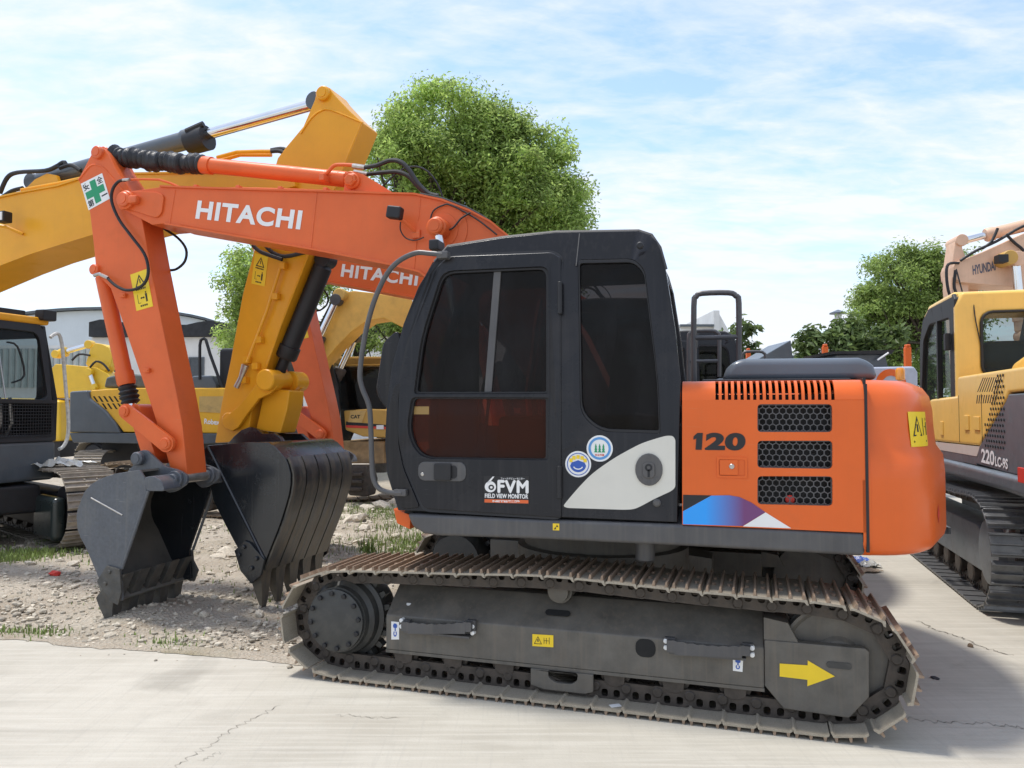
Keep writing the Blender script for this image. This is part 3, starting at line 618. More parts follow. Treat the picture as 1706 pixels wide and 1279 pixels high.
# ------------------------------------------------------------------ the 12-tonne orange and charcoal excavator
def undercarriage(root):
    b = B()   # centre frame with its four arms and the swing bearing
    b.lathe((0, 0, .50), (0, 0, 1), [(0, .52), (.06, .60), (.22, .60), (.23, .55), (.40, .55)], 36)
    for sx in (-1, 1):
        for sy in (-1, 1):
            b.loft([[(sx*.25, sy*.3-.2, .46), (sx*.25, sy*.3+.2, .46), (sx*.25, sy*.3+.2, .68), (sx*.25, sy*.3-.2, .68)],
                    [(sx*.72, sy*.72-.14, .36), (sx*.72, sy*.72+.14, .36), (sx*.72, sy*.72+.14, .54), (sx*.72, sy*.72-.14, .54)]])
    T = b.obj('undercarriage', STEEL, root); T.rotation_euler = (0, 0, math.radians(-2.95))
    path = [(-1.49, .655), (-1.1, .682), (-.6, .700), (-.11, .722), (.3, .710), (.7, .694), (1.1, .685), (1.4, .678), (1.6, .635), (1.73, .535), (1.785, .40), (1.785, .30),
            (1.74, .19), (1.64, .09), (1.48, .040), (1.2, .034), (.6, .034), (0, .034), (-.6, .034), (-1.3, .034), (-1.5, .040), (-1.65, .085), (-1.76, .185), (-1.80, .31), (-1.775, .45), (-1.69, .575)]
    shoe = shoe_mesh(.1725, .5, SHOE, RUST); lk = link_mesh(.1725, CHAIN)
    for side in (-1, 1):
        vc = side*.995
        lay_track(T, path, vc, 43, shoe, lk)
        o = side
        f0, f1 = (o*1.12, o*.86)
        # box-section side frame: upright outer face, sloping deck, idler guard
        sec = [(f0, .19), (f0, .40), (o*.93, .555), (o*.82, .555), (o*.82, .19)]
        hol = B().prism(sec, -1.13, 1.08, ax='x', bev=.008)
        hol.box((-1.13, min(f0, f0-o*.14), .172), (1.08, max(f0+o*.012, f0-o*.14), .190))
        hol.plate([(1.081, .205), (1.175, .095), (1.49, .085), (1.585, .20), (1.59, .43), (1.57, .445), (1.082, .445)], [], min(f0+o*.004, f0-o*.05), max(f0+o*.004, f0-o*.05), bev=.008)
        hol.prism([(1.08, .445), (1.25, .445), (1.20, .54), (1.08, .56)], min(f0-o*.004, f0-o*.24), max(f0-o*.004, f0-o*.24))
        hol.obj('track_frame', STEEL, T)
        s = B()   # sprocket and idler
        teeth = []
        for k in range(21):
            for da, r in ((0, .255), (.10, .255), (.14, .30), (.20, .30)):
                a = 2*math.pi*k/21+da*1.4; teeth.append((-1.445+r*math.cos(a), .355+r*math.sin(a)))
        s.plate(teeth, [], vc-.03, vc+.03)
        s.lathe((-1.445, o*.80, .355), (0, o, 0), [(0, .22), (.1, .26), (.24, .262), (.25, .235), (.30, .228), (.325, .205), (.365, .20)], 36)
        s.obj('sprocket', DRIVE, T)
        c = B().lathe((-1.445, o*1.165, .355), (0, o, 0), [(0, .188), (.012, .192), (.022, .190), (.026, .180)], 40).obj('final_drive_cover', DRIVE, T)
        for k in range(12):
            a = 2*math.pi*k/12+.12; B().cyl((-1.445+.168*math.cos(a), o*1.185, .355+.168*math.sin(a)), (-1.445+.168*math.cos(a), o*1.208, .355+.168*math.sin(a)), .0155, n=8, ch=.003).obj('cover_bolt', RUBBER, T)
        i = B().lathe((1.45, vc-o*.07, .355), (0, o, 0), [(0, .20), (.0, .285), (.03, .285), (.032, .262), (.108, .262), (.11, .285), (.14, .285), (.141, .27), (.125, .25), (.118, .12), (.14, .10), (.15, .02)], 40)
        i.obj('idler_wheel', STEEL, T)
        for k in range(7):
            u = -1.02+k*.325; r = B()
            r.lathe((u, vc-.105, .178), (0, 1, 0), [(0, .05), (.012, .062), (.03, .066), (.031, .088), (.055, .088), (.06, .075), (.15, .075), (.155, .088), (.18, .088), (.181, .066), (.20, .062), (.21, .05)], 18)
            r.prism([(u-.06, .175), (u-.055, .125), (u-.02, .108), (u+.02, .108), (u+.055, .125), (u+.06, .175)], min(o*1.103, o*1.085), max(o*1.103, o*1.085), bev=.004)
            r.obj('track_roller', CHAIN, T)
        r = B().lathe((-.06, o*1.05, .595), (0, -o, 0), [(0, .045), (.006, .06), (.05, .063), (.051, .075), (.22, .075)], 20)
        r.box((-.12, min(o*.93, o*.85), .52), (0, max(o*.93, o*.85), .60)); r.obj('carrier_roller', STEEL, T)
        if side > 0: continue
        # roller guard under the frame
        y = -1.135
        B().plate([(-.20, .172), (.165, .172), (.165, .075), (.12, .060), (-.12, .060), (-.20, .078)], [roundpoly([(-.095, .168), (.075, .168), (.075, .13), (.04, .105), (-.05, .105), (-.095, .13)], .015, 2)], y, y+.03, bev=.005).obj('roller_guard', STEEL, T)
        # foot steps with serrated edges, reflective studs
        for pxs in ([(-0.966,0.387),(-0.578,0.419),(-0.585,0.348),(-0.95,0.317)], [(0.61,0.419),(0.981,0.424),(0.968,0.357),(0.622,0.34)]):
            (x0, z0), (x1, z1), (x2, z2), (x3, z3) = pxs; top = []
            for k in range(15):
                t = k/14; top.append((x0+(x1-x0)*t, z0+(z1-z0)*t-.012*math.sin(math.pi*t)-(.006 if k % 2 else 0)))
            st = B().prism(top+[(x2, z2), (x3, z3)], -1.185, -1.172)
            st.box((x0-.02, -1.172, z3), (x2+.02, -1.12, z3+.012)); st.box((x0-.045, -1.150, z3+.01), (x0+.01, -1.118, z0)); st.box((x1-.01, -1.150, z2+.01), (x1+.045, -1.118, z1)); st.prism([(x0-.03, z3+.012), (x0+.02, z3+.012), (x0+.02, z0-.004), (x0-.03, z0-.004)], -1.184, -1.15).prism([(x1-.02, z2+.012), (x1+.03, z2+.012), (x1+.03, z1-.004), (x1-.02, z1-.004)], -1.184, -1.15)
            st.obj('foot_step', SKIRT, T)
        for x, z in [(-1.011,0.382),(-1.011,0.346),(-0.551,0.384),(-0.551,0.346),(0.572,0.4),(0.572,0.365),(1.02,0.403),(1.02,0.368)]:
            B().cyl((x, -1.156, z), (x, -1.12, z), .013, n=16, ch=.003).obj('reflector_stud', LBLW, T)
        for x, z in [(-1.077,0.449),(-1.011,0.45)]: B().lathe((x, -1.04, z), (0, -.6, .8), [(0, .017), (.012, .015)], 14).obj('reflector_stud', LBLW, T)
        sign_label(T, 'hook_label', [(-1.091,0.253),(-1.039,0.258),(-1.039,0.363),(-1.092,0.363)], -1.1215, 'hook', LBLW)
        sign_label(T, 'hook_label', [(0.921,0.268),(0.97,0.266),(0.974,0.336),(0.921,0.337)], -1.1215, 'hook', LBLW)
        sign_label(T, 'warning_label', [(-0.192,0.296),(-0.067,0.3),(-0.067,0.368),(-0.192,0.364)], -1.1215, 'wide')
        decal([(1.157,0.33),(1.294,0.334),(1.295,0.359),(1.424,0.291),(1.291,0.227),(1.292,0.26),(1.156,0.263)], -1.1255, LBLY, T, 'travel_arrow')
        (x0, z0), (x1, z1) = [(0.403,0.294),(0.512,0.393)]
        decal(rrect(x0, z0, x1, z1, .04), -1.1205, DARKHOLE, T, 'frame_opening', .003)
        x, z = [(1.445,0.348)][0]
        decal(rrect(x-.06, z-.016, x+.06, z+.016, .015), -1.1255, DRIVE, T, 'adjuster_slot', .004)
        # dark slot in the sloping deck by the carrier roller
        n_ = Vector((0, -.155, .19)).normalized()
        o_ = B().prism(rrect(-.075, -.02, .075, .02, .02), -.002, .002).obj('deck_slot', DARKHOLE, T, smooth=False)
        o_.location = (-.06, -1.045, .477); o_.rotation_euler = (-(math.pi/2-math.atan2(.155, .19)), 0, 0)
    return T

def cab(root):
    y0, y1 = -1.22, -.30
    shell = [(-1.042,1.063),(-1.113,1.274),(-1.129,1.446),(-1.119,1.686),(-1.086,1.919),(-1.014,2.17),(-0.919,2.393),(-0.836,2.533),(-0.768,2.622),(-0.425,2.656),(-0.109,2.669),(0.353,2.65),(0.402,2.638),(0.444,2.616),(0.477,2.581),(0.499,2.533),(0.528,2.426),(0.577,2.091),(0.603,1.809),(0.579,1.051)]
    dw = roundpoly([(-0.939,1.753),(-0.895,2.084),(-0.764,2.476),(-0.127,2.474),(-0.128,1.749)], [.02, .1, .07, .05, .012])
    lw = roundpoly([(-0.128,1.725),(-0.954,1.732),(-0.987,1.525),(-0.903,1.374),(-0.129,1.376)], [.012, .03, .1, .12, .02])
    rw = roundpoly([(0.042,2.503),(0.355,2.494),(0.414,2.431),(0.485,1.797),(0.492,1.529),(0.164,1.537),(0.053,1.633)], [.02, .05, .06, .2, .012, .12, .08])
    dark = BLACK
    def tilt(b):
        for v_ in b.bm.verts:
            if v_.co.z > 2.47: v_.co.y += (v_.co.z-2.47)*.55; v_.co.z += (v_.co.z-2.47)*.13
        return b
    C = tilt(B().plate(shell, [dw, lw, rw], y0, y0+.07, bev=.026, seg=4)).obj('cab', dark, root, ang=.7)
    # far side wall with a big opening, roof, rear and front pillars
    B().plate(shell, [rrect(-.82, 1.55, .42, 2.5, .08)], y1-.06, y1, bev=.01).obj('side_wall', dark, C)
    top = [(-0.836,2.533),(-0.768,2.622),(-0.425,2.656),(-0.109,2.669),(0.372,2.647),(0.444,2.619),(0.493,2.547),(0.528,2.426)]
    B().ribbon([(x-.004, z-.006) for x, z in top], y0+.13, y1-.05, -.05).obj('roof', dark, C)
    rt = B()
    rear = [(0.528,2.426),(0.577,2.091),(0.603,1.809),(0.579,1.051)]
    (ax, az), (bx, bz), (cx, cz), (dx, dz) = rear
    rt.ribbon([(cx-.02, cz-.12), (dx-.02, dz)], y0+.06, y1-.05, -.04)
    for s0, s1 in ((y0+.06, y0+.12), (y1-.11, y1-.05)): rt.ribbon([(ax-.02, az), (bx-.02, bz), (cx-.02, cz)], s0, s1, -.04)
    rt.obj('rear_wall', dark, C)
    B().ribbon([(ax-.03, az), (bx-.03, bz), (cx-.03, cz-.12)], y0+.11, y1-.1, -.006).obj('window_pane', CLEAR, C)
    fr_ = [(-1.113,1.274),(-1.129,1.446),(-1.119,1.686),(-1.086,1.919),(-1.014,2.17),(-0.919,2.393),(-0.836,2.533)]
    B().ribbon([(x+.03, z) for x, z in fr_], y0+.12, y1-.12, .006).obj('window_pane', CLEAR, C)
    fw = B()
    for s0, s1 in ((y0+.07, y0+.13), (y1-.13, y1-.06)): fw.ribbon([(x+.012, z) for x, z in fr_], s0, s1, .035)
    fw.obj('front_pillar', dark, C)
    B().box((-1.02, y0+.05, 1.04), (.55, y1-.05, 1.10)).obj('cab_floor', DARKHOLE, C)
    # raised roof seam and drip rail
    tilt(B().tube([(x, y0+.012, z+.004) for x, z in top], .010, 6)).obj('drip_rail', RUBBER, C)
    # bulging corner post in front
    B().prism(roundpoly([(-1.063,2.147),(-1.161,2.068),(-1.207,1.771),(-1.171,1.698),(-1.103,1.639),(-1.045,1.741),(-1.007,1.959)], .04), y0+.03, y0+.12, bev=.018, seg=3).obj('corner_post', dark, C)
    B().prism(roundpoly([(-1.107,1.654),(-1.117,1.446),(-1.097,1.275),(-1.019,1.072),(-0.898,1.083),(-1.005,1.313),(-1.036,1.454),(-1.038,1.739),(-1.008,1.839),(-1.069,1.811)], .03), y0-.012, y0+.01, bev=.008).obj('front_trim', dark, C)
    # door skin: its outline stands proud round the two windows
    dsk = roundpoly([(-0.875,1.08),(-1.04,1.436),(-1.038,1.775),(-0.978,2.049),(-0.813,2.494),(-0.746,2.562),(-0.114,2.553),(-0.055,2.516),(-0.055,1.056)], [.03, .1, .1, .1, .06, .04, .02, .02, .01])
    D = tilt(B().plate(dsk, [dw, lw], y0-.014, y0-.001, bev=.005)).obj('door', dark, C)
    gap = B()
    tilt(gap.plate([(x*1.0, z) for x, z in roundpoly([(-0.886,1.061),(-1.056,1.436),(-1.054,1.775),(-0.994,2.054),(-0.828,2.507),(-0.757,2.575),(-0.113,2.566),(-0.043,2.524),(-0.047,1.042)], .05)], [dsk], y0-.003, y0-.0005)).obj('door_seal', RUBBER, D)
    def inset(p, k):
        cx_ = sum(q[0] for q in p)/len(p); cz_ = sum(q[1] for q in p)/len(p); return [(cx_+(x-cx_)*k, cz_+(z-cz_)*k) for x, z in p]
    for nm, w_, m_ in (('window_pane', dw, TINT), ('window_pane', lw, BROWNT), ('window_pane', rw, TINT)):
        B().prism(inset(w_, 1.012), y0+.030, y0+.036).obj(nm, m_, C)
        B().plate(inset(w_, 1.0), [inset(w_, .965)], y0+.004, y0+.030, bev=.003).obj('window_gasket', RUBBER, C)
    m0, m1 = [(-0.435,2.464),(-0.492,1.758)]
    B().prism([(m0[0]-.022, m0[1]), (m0[0]+.022, m0[1]), (m1[0]+.022, m1[1]), (m1[0]-.022, m1[1])], y0+.016, y0+.05, bev=.004).obj('sliding_mullion', SKIRT, C)
    # pillar joint, hinges, roof bracket
    jn = [(0.036,2.653),(0.025,2.48),(-0.048,2.074),(-0.05,1.041)]
    tilt(B().tube([(jn[0][0], y0-.001, jn[0][1]), (jn[0][0]-.003, y0-.001, 2.47), (jn[1][0], y0-.001, jn[1][1])], .005, 6)).obj('roof_seam', RUBBER, C)
    for (xa, za), (xb, zb) in ([(-0.068,2.198),(-0.047,2.381)], [(-0.074,1.164),(-0.053,1.345)]):
        B().cyl(((xa+xb)/2, y0-.022, za), ((xa+xb)/2, y0-.022, zb), .014, n=10, ch=.003).obj('door_hinge', RUBBER, D)
    # door handle: plate, recess and pull
    (xa, za), (xb, zb) = [(-0.908,1.244),(-0.612,1.355)]
    hd = B().prism(rrect(xa, za, xb, zb, .04), y0-.022, y0-.012, bev=.006).obj('door_handle', SKIRT, D)
    (xa, za), (xb, zb) = [(-0.795,1.248),(-0.678,1.348)]
    B().prism(rrect(xa-.01, za, xb-.02, zb, .012), y0-.042, y0-.024, bev=.008).prism(rrect(xb-.03, za+.012, xb+.012, zb-.012, .02), y0-.024, y0-.0222).obj('handle_pull', RUBBER, D)
    x, z = [(-0.88,1.281)][0]; B().cyl((x, y0-.028, z), (x, y0-.02, z), .011, n=14, ch=.003).obj('key_lock', ZINC, D)
    # adhesive board on the door
    P = [(-0.506,1.123),(-0.237,1.125),(-0.237,1.283),(-0.506,1.281)]; y = y0-.0165
    decal(P, y+.001, INK, D, 'monitor_label')
    p0, p1, p2, p3 = [Vector(q) for q in P]
    def at(s, t): return tuple((p0*(1-s)+p1*s)*(1-t)+(p3*(1-s)+p2*s)*t)
    decal([at(.02, .03), at(.98, .03), at(.98, .15), at(.02, .15)], y-.0015, mat('orange_print', (.72, .13, .03), .45), D, 'label_band', .001)
    text('FVM', at(.32, .40), at(.97, .40), at(.32, .83), y-.002, WHITE, D, bold=0, space=1.1, fat=.0042)
    text('FIELD VIEW MONITOR', at(.03, .20), at(.97, .20), at(.03, .35), y-.002, WHITE, D, bold=0, space=1.08, fat=.0011)
    text('NETIS登録', at(.2, .045), at(.8, .045), at(.2, .135), y-.003, WHITE, D, bold=.035)
    text('フィールドビューモニター', at(.38, .87), at(.9, .87), at(.38, .95), y-.002, WHITE, D, bold=.02)
    b = B()   # round swirl mark before the letters
    cc = [at(.15+.125*math.cos(a), .60+.2*math.sin(a)) for a in [k*math.pi/12 for k in range(24)]]; ci = [at(.17+.065*math.cos(a), .58+.10*math.sin(a)) for a in [k*math.pi/12 for k in range(24)]]
    b.plate(cc, [ci], y-.003, y-.0015); b.prism([at(.07, .74), at(.2, .97), at(.24, .97), at(.15, .78)], y-.003, y-.0015); b.prism([at(.17+.03*math.cos(a), .58+.045*math.sin(a)) for a in [k*math.pi/6 for k in range(12)]], y-.003, y-.0015)
    b.obj('swirl_mark', WHITE, D, smooth=False)
    # pearl white swoosh panel with the filler cap
    sw = [(-0.046,1.119),(-0.022,1.15),(0.039,1.222),(0.11,1.297),(0.181,1.351),(0.254,1.4),(0.323,1.439),(0.392,1.476),(0.483,1.506),(0.528,1.518),(0.56,1.517),(0.573,1.497),(0.571,1.238),(0.548,1.218),(0.458,1.174),(0.393,1.136),(0.351,1.115),(0.299,1.11),(-0.022,1.11)]
    B().prism(roundpoly(sw, .06, 3), y0-.006, y0+.005).obj('swoosh_panel', WHITEP, C)
    sc = [(0.284,1.272),(0.311,1.315),(0.37,1.349),(0.477,1.416),(0.573,1.459),(0.572,1.375),(0.492,1.341),(0.485,1.257),(0.363,1.241),(0.324,1.253)]
    fx, fz = [(0.431,1.333)][0]
    cap = B().prism(oval(fx, fz, .074, .088), y0-.018, y0-.005, bev=.005).prism(rrect(fx-.032, fz-.045, fx+.032, fz+.038, .022), y0-.028, y0-.017, bev=.004)
    for dx_, dz_ in ((0, .066), (-.045, -.05), (.045, -.05), (0, -.068)): cap.cyl((fx+dx_, y0-.022, fz+dz_), (fx+dx_, y0-.016, fz+dz_), .008, n=10)
    fc = cap.obj('filler_cap', SKIRT, C)
    B().plate(oval(fx, fz+.012, .02, .02, 14), [oval(fx, fz+.012, .010, .010, 10)], y0-.030, y0-.027).box((fx-.006, y0-.030, fz-.04), (fx+.006, y0-.027, fz)).obj('key_slot', INK, fc)
    x, z = [(0.472,1.153)][0]; B().lathe((x, y0+.002, z), (0, -1, 0), [(0, .022), (.012, .022), (.02, .014)], 16).obj('lock_knob', SKIRT, C)
    # two round stickers
    for i, (px_, ring, inner) in enumerate((([(0.04,1.355)][0], BLUEP, None), ([(0.161,1.444)][0], mat('sky_blue_print', (.10, .30, .62), .45), None))):
        x, z = px_; r = .073
        st = decal(oval(x, z, r, r, 36), y0-.001, LBLW, C, 'round_sticker')
        B().plate(oval(x, z, r*.86, r*.86, 32), [oval(x, z, r*.80 if i == 0 else r*.68, r*.80 if i == 0 else r*.68, 32)], y0-.0045, y0-.003).obj('sticker_ring', ring, st, smooth=False)
        k = B()
        if i == 0:
            k.prism([(x+r*.62*math.cos(a), z-.004+r*.56*math.sin(a)) for a in [math.pi*(1.04+j*.92/12) for j in range(13)]]+[(x+r*.5, z+r*.12), (x, z+r*.3), (x-r*.5, z+r*.12)], y0-.0045, y0-.003).obj('sticker_field', BLUEP, st, smooth=False)
            k = B()
            for j in range(5):
                a = math.pi*(.16+j*.17); cx_ = x+r*.62*math.cos(a); cz_ = z+r*.05+r*.5*math.sin(a); k.box((cx_-.009, y0-.006, cz_-.010), (cx_+.009, y0-.0045, cz_+.010))
            k.obj('sticker_mark', LBLY, st, smooth=False)
            B().prism([(x+r*.4*math.cos(a), z-r*.12+r*.3*math.sin(a)) for a in [math.pi*(1.1+j*.8/8) for j in range(9)]]+[(x+r*.32*math.cos(a), z-r*.12+r*.22*math.sin(a)) for a in [math.pi*(1.9-j*.8/8) for j in range(9)]], y0-.006, y0-.0045).obj('sticker_arc', LBLW, st, smooth=False)
        else:
            for dx_ in (-.021, 0, .021):
                for q in range(3): k.prism([(x+dx_-.010+.002*q, z-.022+.014*q), (x+dx_+.010-.002*q, z-.022+.014*q), (x+dx_, z-.001+.014*q)], y0-.0045-.0004*q, y0-.003)
            k.obj('sticker_trees', GREEN, st, smooth=False)
            text('安全作業', (x-.026, z-.042), (x+.026, z-.042), (x-.026, z-.030), y0-.0048, REDP, st, bold=.02)
    # roof details: lifting eye, lamp bracket, bolts
    x, z = [(0.391,2.563)][0]; B().cyl((x, y0-.03, z), (x, y0, z), .02, n=12, ch=.006).obj('rubber_stop', RUBBER, C)
    # grab rail bowed round the front corner
    gr = [(-0.757,2.569),(-0.84,2.581),(-0.927,2.587),(-1.038,2.541),(-1.12,2.454),(-1.195,2.298),(-1.249,2.101),(-1.279,1.892),(-1.266,1.794),(-1.218,1.679),(-1.206,1.528),(-1.198,1.343),(-1.188,1.25),(-1.153,1.194),(-1.087,1.171),(-1.003,1.17)]
    g = B().tube([(x_, -1.25, z_) for x_, z_ in gr], .0155, 10, sub=4)
    (xa, za), (xb, zb) = [(-0.742,2.568),(-1.026,1.169)]
    g.box((xa-.05, -1.262, za-.022), (xa+.02, -1.20, za+.022), bev=.008).box((xb-.03, -1.262, zb-.018), (xb+.05, -1.222, zb+.022), bev=.008)
    g.obj('grab_rail', SKIRT, C)
    x, z = [(-0.908,2.679)][0]; B().box((x-.015, -1.05, z-.03), (x+.05, -.92, z+.035), bev=.012).obj('lamp_bracket', RUBBER, C)
    # inside: seat, console, levers
    s = B().box((-.28, -.98, 1.32), (.22, -.52, 1.46), bev=.05, seg=3); s.prism([(.12, 1.42), (.26, 1.44), (.38, 2.12), (.30, 2.16), (.22, 2.1)], -.97, -.53, bev=.05, seg=3); s.box((-.2, -.9, 1.1), (.2, -.6, 1.32))
    s.obj('seat', mat('dark_seat_fabric', (.05, .045, .045), .9, var=.3, bump=.2), C)
    s = B()
    for yy in (-1.08, -.44):
        s.box((-.45, yy-.07, 1.3), (.1, yy+.07, 1.62), bev=.03); s.tube([(-.38, yy, 1.6), (-.40, yy, 1.75), (-.36, yy, 1.82)], .02, 8)
    s.tube([(-.72, -.85, 1.1), (-.66, -.84, 1.6), (-.62, -.82, 1.86), (-.56, -.82, 1.9)], .012, 8, sub=3); s.tube([(-.72, -.65, 1.1), (-.66, -.66, 1.6), (-.62, -.67, 1.86), (-.56, -.67, 1.9)], .012, 8, sub=3)
    s.obj('control_console', RUBBER, C)
    (xa, za), (xb, zb) = [(-0.954,1.632),(-0.859,1.679)]
    o = decal([(xa, za), (xb, za), (xb, zb), (xa, zb)], y0+.029, mat('faded_label', (.32, .20, .06), .5), C, 'window_label')
    return C

def upper(root):
    y0 = -1.23
    sk = [(-0.985,1.048),(-0.176,1.042),(0.573,1.043),(1.518,1.032),(1.51,0.914),(0.679,0.925),(-0.224,0.929),(-0.785,0.923),(-0.878,0.933),(-0.95,0.972)]
    R = B().prism(sk, y0, y0+.16, bev=.022, seg=3).obj('side_skirt', SKIRT, root)
    B().prism([(x, z) for x, z in sk], 1.07, 1.23, bev=.022).obj('side_skirt', SKIRT, root)
    (xa, za), (xb, zb) = [(-0.103,0.984),(-0.066,1.022)]
    o = decal([(xa, za), (xb, za), (xb, zb), (xa, zb)], y0-.0005, LBLY, R, 'small_label'); b = B(); b.prism([(xa+.006, za+.006), (xa+.018, za+.006), (xa+.016, za+.02)], y0-.004, y0-.0025).prism([(xb-.018, zb-.02), (xb-.005, zb-.018), (xb-.014, zb-.006)], y0-.004, y0-.0025).obj('print', INK, R, smooth=False)
    F = B().box((-1.0, -1.06, .93), (1.7, 1.06, 1.03), bev=.01)     # revolving deck with boom foot brackets
    F.box((-.7, -.34, .80), (1.5, -.28, 1.0)).box((-.7, .22, .80), (1.5, .28, 1.0))
    for s in (-.28, .20): F.prism([(-.45, 1.02), (.5, 1.02), (.36, 1.62), (.1, 1.66), (-.1, 1.5)], s, s+.04, bev=.008)
    F.lathe((0, 0, .86), (0, 0, 1), [(0, .56), (.1, .56)], 32)
    F.cyl((.39, -1.02, .80), (.39, -1.02, .95), .055, n=18, ch=.008).obj('revolving_frame', SKIRT, root)
    tip = [(-1.105,1.064),(-1.081,0.974),(-0.995,0.941),(-0.988,1.028)]
    B().prism(tip, -1.15, -.3, bev=.008).obj('front_frame_lip', ORANGE, root)
    # engine side cover: flat lower skin with three openings, curved louvred shoulder above it
    eo = [(0.606,1.041),(1.518,1.034),(1.52,1.708),(0.611,1.712)]
    hs = [roundpoly(q, .022) for q in ([(0.997,1.541),(1.365,1.543),(1.366,1.687),(0.999,1.688)], [(0.995,1.353),(1.363,1.354),(1.365,1.499),(0.997,1.495)], [(0.993,1.162),(1.361,1.164),(1.363,1.316),(0.995,1.309)])]
    E_ = B().plate(eo, hs, y0, y0+.02, bev=.004)
    xa, zt = eo[3][0], (eo[3][1]+eo[2][1])/2; xb = eo[2][0]; r = .105
    (sa, _), (sb_, _) = [(0.785,1.746),(1.38,1.743)]; slots = [sa+(sb_-sa)*k/18.55 for k in range(19)]
    arc = [(y0+r*(1-math.cos(a)), zt+r*math.sin(a)) for a in [math.pi/2*k/8 for k in range(9)]]+[(y0+.30, zt+r+.006)]
    def band(x0, x1, i0, i1):
        pts = arc[i0:i1+1]; inn = [(p[0]+.012, p[1]-.012) for p in pts]
        E_.loft([[(x0, *p) for p in pts]+[(x0, *p) for p in inn[::-1]], [(x1, *p) for p in pts]+[(x1, *p) for p in inn[::-1]]])
    sw_ = .017
    band(xa, slots[0], 0, 9); prev = slots[0]
    for k, x in enumerate(slots):
        if k: band(slots[k-1]+sw_, x, 0, 7)
    band(slots[-1]+sw_, xb, 0, 9); band(slots[0], slots[-1]+sw_, 7, 9)
    E_ = E_.obj('engine_cover', ORANGE, root, ang=.5)
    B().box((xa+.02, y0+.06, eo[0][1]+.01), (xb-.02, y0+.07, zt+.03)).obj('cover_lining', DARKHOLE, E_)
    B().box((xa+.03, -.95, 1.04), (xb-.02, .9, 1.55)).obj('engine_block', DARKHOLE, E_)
    for hp in hs:    # honeycomb mesh behind each opening
        x0 = min(p[0] for p in hp)-.006; x1 = max(p[0] for p in hp)+.006; z0 = min(p[1] for p in hp)-.006; z1 = max(p[1] for p in hp)+.006
        g = B(); s = .0195; w = s*math.sqrt(3); row = 0; z = z0; yy = y0+.026
        while z < z1+s:
            x = x0+(w/2 if row % 2 else 0)
            while x < x1:
                for a0, a1 in ((90, 30), (90, 150), (-30, 30)):
                    p = [(x+s*math.cos(math.radians(a)), z+s*math.sin(math.radians(a))) for a in (a0, a1)]
                    if all(x0 <= q[0] <= x1 and z0 <= q[1] <= z1 for q in p): g.tube([(p[0][0], yy, p[0][1]), (p[1][0], yy, p[1][1])], .0036, 4)
                x += w
            z += s*1.5; row += 1
        g.plate([(x0, z0), (x1, z0), (x1, z1), (x0, z1)], [[(x0+.012, z0+.012), (x1-.012, z0+.012), (x1-.012, z1-.012), (x0+.012, z1-.012)]], y0+.022, y0+.032)
        g.obj('grille', mat('grille_mesh', (.10, .10, .105), .4, metal=.6, var=.2), E_)
    x, z = [(1.16,1.185)][0]; B().lathe((x, y0+.045, z), (0, 1, 0), [(0, .01), (0.004, .022), (.01, .025)], 14).obj('drain_cap', REDP, E_)
    q = [(0.664,1.444),(0.933,1.444),(0.671,1.534)]; Q0, Q1, Q2 = [Vector(v) for v in q]
    def na(s_, t_): return tuple(Q0+(Q1-Q0)*s_+(Q2-Q0)*t_)
    decal([na(.055, 0), na(.175, 0), na(.175, 1), na(.07, 1), na(.0, .80), na(.0, .60), na(.055, .66)], y0-.0012, INK, E_, 'number')
    text('20', na(.235, -.02), na(1.0, -.02), na(.235, 1.02), y0-.0025, INK, E_, name='number', bold=.055, space=1.06)
    (xa_, za_), (xb_, zb_) = [(0.8,1.309),(0.932,1.394)]
    lt = B().plate(rrect(xa_-.012, za_-.012, xb_+.012, zb_+.012, .008, 2), [rrect(xa_, za_, xb_, zb_, .006, 2)], y0-.006, y0-.0005, bev=.002).box((xa_+.003, y0-.010, za_+.003), (xb_-.035, y0-.001, zb_-.003), bev=.004).obj('cover_latch', ORANGE, E_)
    x, z = [(0.865,1.358)][0]; B().cyl((x, y0-.016, z), (x, y0-.009, z), .014, n=16, ch=.003).obj('key_lock', ZINC, E_)
    yd = y0-.0008
    decal([(0.612,1.201),(0.759,1.202),(0.611,1.115)], yd, INK, E_, 'stripe_decal')
    gm = bpy.data.materials.new('blue_violet_print'); gm.use_nodes = True; MATS['bv'] = gm; N = gm.node_tree.nodes; K = gm.node_tree.links
    tc = N.new('ShaderNodeTexCoord'); sp = N.new('ShaderNodeSeparateXYZ'); rp = N.new('ShaderNodeValToRGB'); K.new(tc.outputs['Generated'], sp.inputs[0]); K.new(sp.outputs[0], rp.inputs[0])
    rp.color_ramp.elements[0].color = (.02, .33, .88, 1); rp.color_ramp.elements[0].position = .28; rp.color_ramp.elements[1].color = (.16, .045, .16, 1); rp.color_ramp.elements[1].position = .75
    K.new(rp.outputs[0], N['Principled BSDF'].inputs['Base Color']); N['Principled BSDF'].inputs['Roughness'].default_value = .35
    decal([(0.759,1.201),(0.851,1.205),(0.903,1.197),(0.963,1.17),(1.032,1.122),(0.917,1.046),(0.61,1.044),(0.611,1.113)], yd, gm, E_, 'stripe_decal')
    decal([(1.033,1.121),(1.159,1.043),(0.918,1.044)], yd, WHITE, E_, 'stripe_decal')
